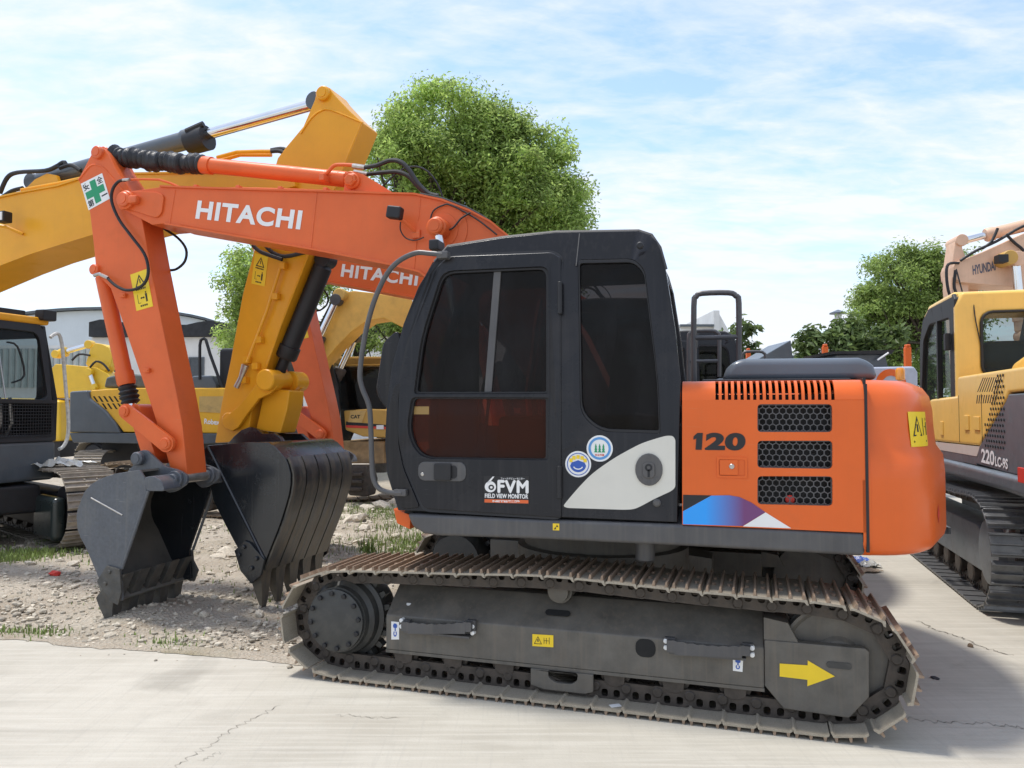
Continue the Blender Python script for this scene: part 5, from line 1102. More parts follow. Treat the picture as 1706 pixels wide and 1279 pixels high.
    for v_, pts in ((.02, [(-0.027,4.002),(0.075,3.991),(0.151,3.918),(0.165,3.802)]), (.08, [(-0.07,4.037),(0.058,4.034),(0.166,3.957),(0.199,3.833)])):
        B().tube([(x, v_, z) for x, z in pts], .02, 8, sub=4).obj('hydraulic_hose', RUBBER, BM)
    lx, lz = [(-2.959,3.576)][0]; B().box((lx-.06, -.26, lz-.055), (lx+.05, -.16, lz+.055), bev=.012).obj('work_lamp', RUBBER, BM); B().box((lx-.04, -.268, lz-.04), (lx+.035, -.2605, lz+.04)).obj('lamp_lens', WHITE, BM)
    lb = [(-3.091,3.513),(-2.993,3.493),(-2.895,3.437)]; B().tube([(lb[0][0], -.2, lb[0][1]), (lb[1][0], -.15, lb[1][1]), (lb[2][0], -.06, lb[2][1])], .016, 6).obj('lamp_bracket', A_, BM)
    # bucket cylinder on the front of the arm, linkage
    a = [(0.467,3.011)][0]; e = [(-0.047,1.913)][0]
    hyd(R, 'bucket_cylinder', (a[0], .15, a[1]), (e[0], .15, e[1]), .085, .05, .80, RUBBER, RUBBER, yw=.07)
    (x0, z0), (x1, z1), (x2, z2) = [(0.031,1.926),(-0.382,1.569),(-0.194,1.409)]
    LK = B()
    crv = [(-0.026,2.007),(0.049,2.005),(0.112,1.951),(0.113,1.861),(0.039,1.804),(-0.073,1.762),(-0.197,1.623),(-0.284,1.505),(-0.348,1.472),(-0.439,1.504),(-0.453,1.58),(-0.389,1.623),(-0.262,1.72),(-0.125,1.864)]
    for s in (-.06, .32): LK.prism(crv, s, s+.04, bev=.008)
    LK.cyl((x0, -.12, z0), (x0, .05, z0), .095, n=22, ch=.01); LK.cyl((x0, .25, z0), (x0, .44, z0), .095, n=22, ch=.01); LK.obj('guide_link', A_, R)
    hl = [(-0.095,1.86),(0.181,1.836),(0.159,1.677),(0.087,1.452),(-0.178,1.482),(-0.13,1.677)]; B().prism(hl, .04, .28, bev=.02).obj('bucket_link', A_, R)
    # black bucket, back towards the camera
    yn, yf = -.35, .65
    sd = [(-0.414,1.324),(-0.371,1.356),(0.002,1.386),(0.241,1.389),(0.306,1.355),(0.359,1.306),(0.406,1.262),(0.435,1.208),(0.459,1.129),(0.46,1.05),(0.444,0.961),(0.411,0.856),(0.355,0.7),(0.236,0.431),(0.19,0.324),(0.072,0.277),(-0.044,0.485),(-0.187,0.696),(-0.307,0.89)]
    W_ = B().ribbon(sd[2:15], yn+.015, yf-.015, -.02).obj('bucket', BLACKP, R)
    for y in (yn, yf-.025): B().prism(sd, y, y+.025, bev=.005).obj('side_plate', BLACKP, W_)
    ed = [(-0.363,1.345),(0.214,0.421)]; B().tube([(ed[0][0], yn-.004, ed[0][1]), (ed[1][0], yn-.004, ed[1][1])], .012, 6).obj('stiffener_bar', BLACKP, W_)
    low = sd[6:15]
    for k in range(5):
        y = yn+.02+k*.195; B().ribbon([(x+.004, z) for x, z in low], y, y+.178, .016).obj('wear_strip', WEAR, W_)
    ct = [(-0.067,0.476),(0.028,0.566),(0.088,0.549),(0.231,0.418),(0.198,0.287),(0.105,0.211),(-0.004,0.314)]
    for y in (yn-.025, yf): 
        c = B().prism(ct, y, y+.025, bev=.005)
        for x, z in [(0.03,0.513),(-0.016,0.445),(0.156,0.425),(0.11,0.343)]: c.cyl((x, y-.02, z), (x, y+.03, z), .02, n=8, ch=.004)
        c.obj('side_cutter', BLACKP, W_)
    for k in range(5):
        y = yn+.09+k*.205; (a, b_), (c_, d_) = [(0.2,0.415),(0.059,0.306)]; (e0, e1) = [(0.133,0.111)][0]
        B().loft([[(a+.015, y-.08, b_-.0), (a+.015, y+.08, b_), (c_, y+.08, d_+.02), (c_, y-.08, d_+.02)], [(a-.03, y-.07, b_-.14), (a-.03, y+.07, b_-.14), (c_+.02, y+.07, d_-.09), (c_+.02, y-.07, d_-.09)],
                  [(e0+.03, y-.045, .09), (e0+.03, y+.045, .09), (e0-.03, y+.045, .10), (e0-.03, y-.045, .10)], [(e0+.02, y-.03, .0), (e0+.02, y+.03, .0), (e0, y+.03, .004), (e0, y-.03, .004)]]).obj('tooth', WEAR, W_)
    e1_ = [(-0.411,1.351),(-0.335,1.428),(-0.258,1.483),(-0.176,1.51),(-0.099,1.494),(-0.042,1.452),(0.083,1.458),(0.145,1.422),(0.195,1.349)]
    e2_ = [(-0.366,1.349),(-0.267,1.452),(-0.136,1.487),(-0.05,1.443),(0.112,1.444),(0.17,1.4),(0.273,1.302)]
    for pts, y in ((e1_, -.05), (e2_, .32)): B().prism(pts, y, y+.045, bev=.006).obj('bucket_ear', BLACKP, W_)
    # house: platform, cab seen from its front, engine body
    P = B().box((-8.3, -1.2, 1.02), (-4.9, 1.78, 1.25), bev=.03); P.lathe((-6.2, .4, .7), (0, 0, 1), [(0, .6), (.35, .6)], 28); P.box((-5.2, .72, .78), (-4.46, 1.76, 1.28), bev=.05).obj('platform', SLATE, R)
    B().box((-8.3, -1.2, 1.25), (-6.1, 1.78, 2.15), bev=.08, seg=3).obj('engine_body', A_, R)
    B().prism([(-9.3, 1.05), (-8.3, 1.05), (-8.3, 2.1), (-9.1, 2.1), (-9.35, 1.7)], -1.2, 1.78, bev=.12, seg=4).obj('counterweight', SLATE, R)
    SW = Matrix(((0, 1, 0, 0), (1, 0, 0, 0), (0, 0, 1, 0), (0, 0, 0, 1)))
    def xplate(outer, holes, x0, x1, bev=0):
        b = B().plate(outer, holes, x0, x1, bev=bev).xf(SW); bmesh.ops.recalc_face_normals(b.bm, faces=b.bm.faces)
        for v_ in b.bm.verts: v_.co.x -= max(0, v_.co.z-1.75)*.22
        return b
    yl = .70; pill = [(1.813,0.837),(1.821,1.611),(1.785,1.999)]
    outer = [(yl, 1.27), (1.74, 1.27), (1.76, 1.8), (1.74, 2.6), (1.66, 2.78), (.82, 2.78), (yl, 2.66)]
    win = rrect(yl+.08, 1.80, 1.62, 2.66, .10); low_ = rrect(yl+.08, 1.36, 1.66, 1.74, .03)
    C = xplate(outer, [win, low_], -4.50, -4.44, .014).obj('cab', RUBBER, R)
    xplate(win, [], -4.475, -4.47).obj('window_pane', CLEAR, C)
    xplate(rrect(1.05, 1.80, 1.062, 2.66, .004, 1), [], -4.468, -4.46).obj('window_seam', ZINC, C)
    for y in (yl, 1.72): B().plate([(-5.75, 1.27), (-4.49, 1.27), (-4.49, 1.8), (-4.70, 2.76), (-5.7, 2.76)], [rrect(-5.62, 1.8, -4.78, 2.6, .06)], y, y+.05, bev=.01).obj('side_wall', RUBBER, C)
    B().box((-5.8, yl, 1.27), (-5.74, 1.77, 2.76)).obj('rear_wall', RUBBER, C)
    B().box((-5.8, yl-.01, 2.765), (-4.64, 1.78, 2.86), bev=.03, seg=3).obj('roof', A_, C)
    B().box((-5.6, yl+.05, 2.862), (-4.72, 1.5, 2.93), bev=.01).obj('roof_panel', RUBBER, C)
    B().box((-5.4, 1.0, 1.30), (-4.95, 1.45, 1.75), bev=.05).box((-5.45, 1.0, 1.7), (-5.3, 1.45, 2.35), bev=.05).obj('seat', RUBBER, C)
    gd = B()
    for k in range(26): y = yl+.06+(.92)*k/25; gd.cyl((-4.42, y, 1.34), (-4.42, y, 1.76), .004, n=5)
    for k in range(12): z = 1.34+.42*k/11; gd.cyl((-4.42, yl+.05, z), (-4.42, 1.66, z), .004, n=5)
    gd.box((-4.43, yl+.03, 1.75), (-4.41, 1.70, 1.79)).obj('guard_grid', RUBBER, C)
    gr = [(1.586,2.586),(1.654,2.638),(1.716,2.629),(1.765,2.462),(1.821,1.999),(1.877,1.533),(1.865,1.3),(1.804,1.194),(1.743,1.166)]; B().tube([(-4.40, y, z) for y, z in gr], .022, 8, sub=3).obj('grab_rail', mat('worn_white_rail', (.55, .55, .52), .5, var=.3, vscale=20), C)
    for y in (1.12, 1.26): B().tube([(-4.75, y, 1.28), (-4.62, y, 1.5), (-4.66, y, 1.82)], .02, 6).obj('travel_lever', ZINC, C)
    B().box((-4.72, 1.62, 2.82), (-4.56, 1.82, 2.96), bev=.02).obj('work_lamp', RUBBER, C)
    B().tube([(-4.66, 1.2, 2.5), (-4.6, 1.3, 2.45), (-4.55, 1.36, 2.1), (-4.56, 1.2, 2.0)], .012, 6, sub=3).obj('wiper', RUBBER, C)
    U = B().box((-1.3, -.9, .40), (1.3, .9, .75), bev=.05).obj('undercarriage', RUBBER, R); U.location = (-5.87, 1.12, 0); U.rotation_euler = (0, 0, math.radians(-23))
    ash = mat('dusty_shoe_steel', (.30, .265, .215), .6, metal=.2, var=.3, vscale=9, dirt=.4, dcol=(.38, .33, .26), bump=.2)
    track_unit(U, -2.15, 2.18, 1.2, .6, .92, 46, ash, RUBBER, -1)
    track_unit(U, -2.15, 2.18, -1.2, .6, .92, 46, ash, RUBBER, -1, joined=True)
    B().box((1.18, .84, .10), (1.86, 1.0, .62), bev=.06, seg=3).obj('idler_guard', mat('green_black_paint', (.022, .032, .031), .32, var=.2, coat=.25), U)
    B().box((-.6, .90, .22), (1.17, 1.05, .55), bev=.03).obj('frame_side', RUBBER, U)
    return R
amber()
def rag(name, label, cat, x, y, z, s, m, seed, flat=.5, n=9):
    rnd = random.Random(seed); t = bmesh.new(); bmesh.ops.create_grid(t, x_segments=n, y_segments=n, size=1)
    for v in t.verts:
        q = v.co*1.7; v.co = Vector((v.co.x*s*(1+.3*mnoise.noise(q+Vector((seed, 0, 0)))), v.co.y*s*(1+.3*mnoise.noise(q+Vector((0, seed, 0)))), s*flat*(.5+mnoise.noise(q*1.6+Vector((seed, seed, 0))))*max(0, 1-v.co.length*.55)+s*.08*rnd.random()))
    b = B(); r = bmesh.ops.solidify(t, geom=t.faces[:], thickness=.003); b._merge(t)
    o = b.obj(name, m, None, ang=.4); o.location = (x, y, z); o.rotation_euler = (0, 0, rnd.uniform(0, 6)); return tag(o, label, cat)
PLASTIC = mat('white_plastic_film', (.50, .50, .46), .25, var=.15, vscale=10, bump=.5, bscale=14)
rag('plastic_sheet', 'crumpled white plastic sheeting heaped on the amber machine\'s track', 'plastic sheet', -5.72, 9.82, .945, .27, PLASTIC, 3, .55, 16)

# ------------------------------------------------------------------ yellow and slate machine behind
def robex():
    R = thing('excavator', 'yellow and slate excavator parked behind the first orange arm', 'excavator', (-7.0, 15.0, 0), math.radians(-4))
    YB = AMBER
    body = [(-1.294,2.063),(-0.535,2.108),(1.437,2.104),(1.449,1.22),(-0.604,1.24),(-0.729,1.404),(-1.29,1.897)]
    O = B().prism(body, 0, 2.4, bev=.03).obj('engine_body', mat('yellow_body_paint', (.80, .43, .03), .36, var=.06, dirt=.15, dcol=(.45, .27, .06), streak=.1), R)
    sl = B()
    for k in range(8):
        for r_ in range(2):
            (x, z) = [(-1.337,1.945)][0]; x = x+.0
            p = (x+.0+.105*k+r_*.08, z-.0-.14*r_); sl_ = [(p[0], p[1]), (p[0]+.035, p[1]), (p[0]+.115, p[1]-.11), (p[0]+.08, p[1]-.11)]; decal(sl_, -.001, DARKHOLE, O, 'louvre_slot', .004)
    dk = [(-1.681,2.039),(-1.312,2.062),(-1.259,1.897),(-0.936,1.662),(-0.736,1.427),(-0.622,1.216),(-1.676,1.238)]; B().prism(dk, -.06, 2.46, bev=.04, seg=3).obj('counterweight', SLATE, R)
    sk = [(-1.675,1.227),(1.522,1.221),(1.525,1.036),(0.567,1.01),(-1.597,1.039)]; B().prism(sk, -.05, 2.4, bev=.02).obj('side_skirt', SLATE, R)
    pl = [(0.928,1.941),(1.408,1.941),(1.412,1.615),(0.932,1.638)]; decal(pl, -.002, mat('dusty_cover_panel', (.55, .36, .12), .6, var=.1, dirt=.3), O, 'cover_panel', .008)
    q = [(1.032,1.406),(1.344,1.383),(1.03,1.51)]; text('Robex', q[0], q[1], q[2], -.004, WHITE, O, bold=.03)
    hd = [(-1.212,2.119),(-1.166,2.335),(-0.805,2.418),(-0.12,2.356),(0.375,2.33),(1.261,2.304),(1.288,2.113)]; B().prism(hd, .3, 2.1, bev=.05, seg=3).obj('engine_hood', mat('weathered_grey_hood', (.09, .10, .10), .6, var=.3, vscale=5, dirt=.4, dcol=(.2, .2, .18)), R)
    tp = [(0.638,2.274),(0.746,2.344),(1.11,2.354),(1.209,2.178),(1.211,2.06),(0.641,2.085)]; B().prism(tp, .1, .9, bev=.04).obj('tank_cover', SLATE, R)
    rl = [(0.881,2.273),(0.871,2.945),(0.918,3.063),(0.991,3.05),(1.08,2.767),(1.356,2.06)]; B().tube([(x, .1, z) for x, z in rl], .03, 8, sub=2).obj('hand_rail', RUBBER, R)
    ex = [(0.576,2.127),(0.573,2.33)]; B().cyl((ex[0][0], .3, ex[0][1]), (ex[1][0], .3, ex[1][1]), .05, n=12).obj('exhaust', ORANGE_PART, R)
    B().box((1.2, .2, 1.0), (2.6, 1.2, 2.9), bev=.08).obj('cab', RUBBER, R)
    U = B().box((-1.4, .6, .5), (.6, 1.9, 1.0)).lathe((-.3, 1.2, .9), (0, 0, 1), [(0, .7), (.2, .7)], 24).obj('undercarriage', RUBBER, R); 
    for dx in (-1.55, -.15):
        b = B(); me = shoe_mesh(.19, .5, SHOE, SHOE); path, p = resample(smooth_path(stadium(-1.8, 2.0, .85)), 40)
        for i in range(40):
            a = path[i]; c = path[(i+1) % 40]; mid = (a+c)/2; d = c-a; t = bmesh.new(); t.from_mesh(me); bmesh.ops.transform(t, matrix=Matrix.Translation((dx, 1.3, 0)) @ Matrix.Rotation(math.radians(105), 4, 'Z') @ Matrix.Translation((mid.x, 0, mid.y)) @ Matrix.Rotation(-math.atan2(d.y, d.x), 4, 'Y'), verts=t.verts); b._merge(t)
        o = b.obj('track_shoes', mat('dusty_shoe_steel', (.2, .175, .145)), U); o['kind'] = 'stuff'
robex()
# dusty track of a machine between the two, in front of the slate counterweight
def lone_track():
    R = thing('crawler_track', 'dusty tan crawler track end behind the first black bucket', 'crawler track', (-5.75, 12.2, 0), math.radians(-12))
    tan_ = mat('dry_mud_steel', (.27, .205, .135), .85, var=.3, vscale=6, dirt=.4, dcol=(.17, .12, .08), bump=.3)
    track_unit(R, -1.15, 2.6, .25, .5, .80, 36, tan_, CHAIN, -1, joined=True)
lone_track()

# ------------------------------------------------------------------ bright yellow machine far left
def komatsu():
    R = thing('excavator', 'bright yellow excavator far behind with folded boom and rod', 'excavator', (-9.5, 21, 0), math.radians(-4))
    bm_ = [(-3.687,2.397),(-3.143,2.961),(-2.657,2.926),(-1.964,2.856),(-1.651,2.69),(-1.354,2.392),(-1.175,1.979),(-1.602,1.93),(-2.12,2.03),(-3.677,1.999)]; BM = B().prism(bm_, 0, .6, bev=.03).obj('boom', BRIGHTY, R)
    ar = [(-2.342,2.964),(-2.212,3.396),(-2.076,3.546),(-1.868,3.511),(-1.693,3.427),(-1.568,3.193),(-1.614,2.894),(-1.852,2.695),(-2.2,2.813)]; B().prism(ar, .1, .5, bev=.03).obj('arm', BRIGHTY, R)
    c0, c1 = [(-3.304,3.25),(-2.343,3.515)]; hyd(R, 'arm_cylinder', (c0[0], .3, c0[1]), (c1[0], .3, c1[1]), .12, .07, .3, BRIGHTY, CHROME, yw=.1)
    c0, c1 = [(-1.924,2.307),(-2.087,2.719)]; hyd(R, 'boom_cylinder', (c0[0], -.1, c0[1]), (c1[0], -.1, c1[1]), .07, .06, .2, BRIGHTY, CHROME, yw=.08)
    for pts in ([(-2.105,2.854),(-1.936,3.019),(-1.729,2.952),(-1.553,2.753)], [(-2.626,3.055),(-2.422,3.22),(-2.111,3.185)]): B().tube([(x, -.05, z) for x, z in pts], .03, 6, sub=3).obj('hydraulic_hose', RUBBER, BM)
    bd = [(-5.533,2.029),(-3.119,1.993),(-2.776,1.927),(-2.752,0.836),(-5.501,0.829)]; BD = B().prism(bd, -.3, 2.2, bev=.06, seg=3).obj('engine_body', BRIGHTY, R)
    q = [(-4.608,1.355),(-3.182,1.308),(-4.614,1.601)]; text('KOMATSU', q[0], q[1], q[2], -.305, BLUEP, BD, bold=0, space=1.1, fat=.02)
    B().prism([(-5.584,0.824),(-2.82,0.832),(-2.811,0.391),(-5.572,0.38)], -.2, 2.0).obj('platform', RUBBER, R)
    track_unit(B().box((-2, .2, .4), (1.5, 1.6, .8)).obj('undercarriage', RUBBER, R), -2.4, 1.9, .1, .6, .9, 36, SHOE, RUBBER, -1, joined=True)
komatsu()

# ------------------------------------------------------------------ dusty ochre machine behind the main cab
def cat():
    R = thing('excavator', 'dusty ochre excavator behind the black bucket and charcoal cab', 'excavator', (-3.3, 14.2, 0), math.radians(-10))
    bd = [(0.195,1.661),(0.659,1.694),(1.039,1.683),(2.334,1.661),(2.335,1.177),(0.985,1.169),(0.571,1.188),(0.233,1.308)]; BD = B().prism(bd, 0, 2.2, bev=.03).obj('engine_body', CATY, R)
    pl = [(0.294,1.452),(0.561,1.441),(0.64,1.661),(0.339,1.661)]; decal(pl, -.004, mat('dusty_cover_ochre', (.60, .40, .14), .6, var=.1, dirt=.2), BD, 'cover_panel', .01)
    q = [(0.344,1.518),(0.53,1.518),(0.344,1.584)]; text('CAT', q[0], q[1], q[2], -.017, INK, BD, bold=.04)
    st = [(0.252,1.396),(1.048,1.366),(1.048,1.323),(0.252,1.352)]; decal(st, -.003, REDP, BD, 'red_stripe', .006)
    dk = [(0.251,1.463),(1.048,1.399),(1.048,1.366),(0.252,1.396)]; decal(dk, -.003, INK, BD, 'black_stripe', .006)
    lb = [(0.842,1.322),(0.979,1.322),(0.979,1.399),(0.841,1.398)]; decal(lb, -.012, LBLW, BD, 'small_label', .004)
    cx = [(0.167,1.684),(0.111,2.635),(0.159,2.657),(0.929,2.625),(0.929,2.468),(0.399,2.473),(0.309,1.684)]; C = B().prism([(-.25, 1.68), (-.28, 2.62), (-.2, 2.68), (1.2, 2.66), (1.2, 2.5), (.0, 2.5), (-.06, 1.68)], .2, .32, bev=.02).obj('cab', CATY, R)
    B().box((-.25, .2, 2.5), (1.2, 1.5, 2.66), bev=.03).box((.95, .2, 1.68), (1.1, .3, 2.5)).box((-.2, 1.4, 1.68), (-.1, 1.5, 2.5)).obj('roof_frame', CATY, C)
    B().box((.0, .24, 1.7), (.95, .26, 2.48)).obj('window_pane', TINT, C); B().box((.1, .6, 1.6), (.8, 1.2, 2.3), bev=.05).obj('seat', RUBBER, C)
    gl = [(-0.101,2.56),(0.039,2.537),(0.158,2.141),(0.208,1.704),(0.188,1.269),(0.098,1.072),(-0.029,1.05),(-0.091,1.486)]; F = B().prism(gl, -.2, -.15, bev=.01).prism(gl, .55, .6, bev=.01).obj('cab_front', RUBBER, R)
    B().ribbon(gl[1:6], -.15, .55, -.01).obj('window_pane', CLEAR, F)
    # arched boom with rods
    o = [(-0.151,2.45),(-0.02,2.982),(0.157,3.492),(0.357,3.744),(0.626,3.779),(1.015,3.726),(1.836,3.578),(1.839,2.951),(1.184,3.278),(0.875,3.242),(0.587,3.057),(0.298,2.785),(0.053,2.511),(-0.102,2.129)]; BM = B().prism(o, -.6, -.1, bev=.02).obj('boom', mat('boom_ochre_paint', (.72, .40, .07), .45, var=.1, dirt=.25, dcol=(.4, .22, .08)), R)
    x, z = [(0.411,3.695)][0]; B().cyl((x, -.78, z), (x, -.1, z), .11, n=18, ch=.015).obj('cylinder_boss', CATY, BM)
    for a, e, y in (([(-0.107,2.656)][0], [(0.356,3.601)][0], -.72), ([(-0.004,2.142)][0], [(0.416,3.013)][0], .0)): hyd(R, 'boom_cylinder', (a[0], y, a[1]), (e[0], y, e[1]), .1, .06, .35, mat('greasy_cylinder', (.06, .05, .045), .6, var=.3), CHROME, yw=.08)
    U = B().prism([(0.017,1.093),(0.95,1.099),(0.952,0.693),(0.091,0.683)], .1, 1.8, bev=.02).obj('undercarriage', mat('mud_caked_ochre', (.36, .24, .12), .9, var=.3, dirt=.4, bump=.4), R)
    tr = mat('dry_mud_steel', (.27, .205, .135))
    b = B(); me = shoe_mesh(.19, .5, tr, tr); path, p = resample(smooth_path(stadium(-1.0, 2.6, .78)), 38)
    M = Matrix.Translation((.05, .2, 0)) @ Matrix.Rotation(math.radians(28), 4, 'Z')
    for i in range(38):
        a = path[i]; c = path[(i+1) % 38]; mid = (a+c)/2; d = c-a; t = bmesh.new(); t.from_mesh(me); bmesh.ops.transform(t, matrix=M @ Matrix.Translation((mid.x, 0, mid.y)) @ Matrix.Rotation(-math.atan2(d.y, d.x), 4, 'Y'), verts=t.verts); b._merge(t)
    o = b.obj('track_shoes', tr, U); o['kind'] = 'stuff'
    bx = [(0.347,0.673),(0.776,0.678),(0.845,0.424),(0.802,0.126),(0.419,0.14)]; B().prism(bx, -.3, .1, bev=.04).obj('track_guard', CHAIN, U)
    for k in range(3): (x, z) = [(0.42,0.546)][0]; B().box((x, -.36, z-.13*k-.05), (x+.28, -.29, z-.13*k+.01), bev=.012).obj('guard_rib', CHAIN, U)
cat()

# ------------------------------------------------------------------ yellow 220LC-9S on the right, seen from its left rear
def hyundai():
    SLATE = mat('mid_slate_paint', (.105, .122, .136), .36, var=.12, vscale=4, coat=.1, dirt=.2, dcol=(.18, .18, .175), streak=.15)
    R = thing('excavator', 'yellow and slate excavator marked 220LC-9S at the right edge', 'excavator', (3.76, 6.10, 0), math.atan2(.96, .28))
    n0 = .12
    def pr(b, pts, n_a, n_b, **k): return b.prism(pts, -n_b, -n_a, **k)
    gy = mat('slate_shoe_steel', (.15, .152, .155), .38, metal=.45, var=.25, vscale=9, dirt=.25, dcol=(.2, .19, .17), bump=.1)
    U = B().box((.9, -2.3, .45), (3.6, -.7, .85), bev=.05).lathe((2.2, -1.5, .8), (0, 0, 1), [(0, .65), (.25, .65)], 28).obj('undercarriage', SLATE, R)
    fm = mat('slate_track_frame', (.15, .165, .175), .45, var=.15, dirt=.3, dcol=(.2, .19, .17), streak=.3)
    track_unit(U, -.05, 4.4, -.30, .60, .92, 49, gy, fm, 1)
    track_unit(U, -.05, 4.4, -2.69, .60, .92, 49, gy, fm, 1, joined=True)
    # house
    yel = [(2.671,1.327),(0.649,1.348),(0.277,1.546),(-0.059,1.73),(-0.132,1.789)]+[(-.95, 1.80), (-.95, 1.98), (1.3, 1.98), (1.32, 1.80), (2.4, 1.78), (2.5, 1.70)]
    H_ = pr(B(), yel, .12, 2.7, bev=.03).obj('engine_body', YELLOW, R)
    drk = [(0.641,1.343),(0.269,1.541),(-0.066,1.725),(-0.139,1.782)]+[(-.95, 1.785), (-.95, 1.172), (-.05, 1.172)]+[(0.765,1.189)]
    pr(B(), drk, .117, 2.6, bev=.012).obj('side_panel', SLATE, R)
    wh = [(2.624,1.322),(0.612,1.344),(0.723,1.255),(2.63,1.248)]; pr(B(), wh, .119, .3).obj('white_stripe', WHITEP, R)
    lo = [(2.63,1.245),(0.723,1.252),(0.728,1.181),(2.637,1.168)]; pr(B(), lo, .121, .3).obj('lower_panel', SLATE, R)
    sk = [(2.367,1.176),(-0.117,1.172)]+[(-1.2, 1.172), (-1.2, 1.0)]+[(-0.079,1.025),(1.848,1.015),(2.38,1.019)]; pr(B(), sk, .08, 2.74, bev=.05, seg=3).obj('side_skirt', SLATE, R)
    B().prism([(-1.9, 1.05), (-.955, 1.05), (-.955, 2.0), (-1.7, 2.0), (-1.9, 1.7)], -2.7, -.10, bev=.12, seg=4).obj('counterweight', SLATE, R)
    q = [(0.567,1.212),(-0.105,1.199),(0.559,1.333)]; e1 = Vector(q[1])-Vector(q[0])
    def flat_text(s, p0, p1, p2, n, m, par, bold=.03):
        return text(s, p0, p1, p2, -n, m, par, bold=bold)
    a, c, t_ = [Vector(x) for x in q]
    k = .52; text('220', tuple(a), tuple(a.lerp(c, k)), tuple(t_), -.112, WHITE, R, bold=.03).name = 'lettering'; text('LC-9S', tuple(a.lerp(c, k+.03)), tuple(c), tuple(a.lerp(c, k+.03)+(t_-a)*.68), -.112, WHITE, R, bold=.03)
    for TL, TR, BR, BL in ([(0.498,1.936),(0.041,1.922),(0.152,1.81),(0.668,1.818)], [(0.67,1.791),(0.154,1.786),(0.219,1.719),(0.701,1.718)]):
        for k in range(9):
            a_ = Vector(TL).lerp(Vector(TR), k/8); c_ = Vector(BL).lerp(Vector(BR), k/8); w_ = (Vector(TR)-Vector(TL))/8*.42
            decal([tuple(a_), tuple(a_+w_), tuple(c_+w_), tuple(c_)], -.1195, DARKHOLE, H_, 'louvre_slot', .003)
    ho = B(); cnt = 0
    P0 = [(0.085,1.664),(-0.016,1.664),(0.004,1.371),(0.479,1.35)]
    for i in range(14):
        for j in range(14):
            s_ = P0[0][0]+.36-(i+.5*(j % 2))*.064; z = P0[3][1]+.012+j*.044
            if s_ > P0[1][0]-.02 and (s_-P0[1][0]) < .60*(1-(j/14.0)*.8): ho.cyl((s_, -.1165, z), (s_, -.112, z), .0125, n=6); cnt += 1
    o = ho.obj('perforations', DARKHOLE, R, smooth=False); o['kind'] = 'stuff'
    for (xa, za), (xb, zb) in ([(1.059,1.479),(0.917,1.612)], [(0.762,1.486),(0.597,1.603)], [(1.928,1.409),(1.822,1.546)]): B().box((min(xa, xb), -.12, min(za, zb)), (max(xa, xb), -.108, max(za, zb)), bev=.004).obj('cover_latch', YELLOW, H_)
    for s_ in (.55, 1.25): B().box((s_-.004, -.1215, 1.36), (s_+.004, -.118, 1.80)).obj('panel_gap', DARKHOLE, H_)
    # cab: side glazing and yellow rear wall with its window
    sr, sf = 1.42, 2.95; zt = 2.80
    side = [(sr, 1.7), (sr, zt-.06), (sr+.06, zt), (sf-.45, zt-.02), (sf-.2, zt-.12), (sf-.05, zt-.35), (sf, 1.9), (sf-.02, 1.3), (sr+.5, 1.3)]
    win = roundpoly([(sr+.2, 1.75), (sr+.2, zt-.22), (sf-.5, zt-.2), (sf-.22, zt-.35), (sf-.1, 1.9), (sf-.12, 1.5), (sr+.55, 1.5)], .06)
    C = B().plate(side, [win], -.20, -.14, bev=.012).obj('cab', RUBBER, R)
    B().prism(win, -.175, -.170).obj('window_pane', CLEAR, C)
    for s_ in (2.1,): B().box((s_-.025, -.182, 1.5), (s_+.025, -.135, zt-.2)).obj('window_bar', RUBBER, C)
    B().plate(side, [win], -1.20, -1.14, bev=.012).obj('side_wall', RUBBER, C)
    rw = B().plate([(-1.2, 1.55), (-.14, 1.55), (-.14, zt-.14), (-.20, zt), (-1.14, zt), (-1.2, zt-.1)], [rrect(-1.10, 1.98, -.36, 2.60, .10)], 0, .09, bev=.03, seg=3)
    rw.xf(Matrix.Translation((sr-.03, 0, 0)) @ Matrix(((0, 1, 0, 0), (1, 0, 0, 0), (0, 0, 1, 0), (0, 0, 0, 1)))); bmesh.ops.recalc_face_normals(rw.bm, faces=rw.bm.faces); rw.obj('rear_wall', YELLOW, C)
    B().box((sr-.01, -1.12, 1.96), (sr+.0, -.34, 2.62)).obj('window_pane', CLEAR, C)
    g = B().tube([(sr-.035, y, z) for y, z in rrect(-1.10, 1.98, -.36, 2.60, .10)]+[(sr-.035, rrect(-1.10, 1.98, -.36, 2.60, .10)[0][0], rrect(-1.10, 1.98, -.36, 2.60, .10)[0][1])], .014, 6).obj('window_gasket', RUBBER, C)
    B().prism([(sr+.0, zt-.06), (sr+.08, zt+.02), (sf-.5, zt+.01), (sf-.25, zt-.08), (sf-.3, zt-.14), (sf-.5, zt-.06)], -1.2, -.14, bev=.03, seg=3).obj('roof', YELLOW, C)
    B().box((sr+.35, -.95, 1.5), (sr+.85, -.45, 1.7), bev=.05).box((sr+.30, -.93, 1.65), (sr+.45, -.47, 2.35), bev=.06, seg=3).obj('seat', mat('blue_grey_seat', (.12, .16, .20), .8), C)
    B().tube([(sr-.02, -.30, zt-.1), (sr-.05, -.31, zt-.3), (sr-.04, -.36, 2.25)], .006, 6, sub=3).obj('aerial_cable', RUBBER, C)
    B().tube([(sr+.5, -.35, zt+.02), (sr+.55, -.30, zt+.32)], .008, 6).obj('aerial', RUBBER, C)
    B().box((sr+.1, -.13, 2.25), (sr+.18, -.08, 2.42), bev=.01).obj('door_mirror', RUBBER, C)
    # hood bulge in front of the rear wall
    B().prism([(-.9, 1.985), (1.3, 1.985), (1.22, 2.10), (.9, 2.16), (-.9, 2.2)], -2.5, -.55, bev=.08, seg=4).obj('engine_hood', YELLOW, R)
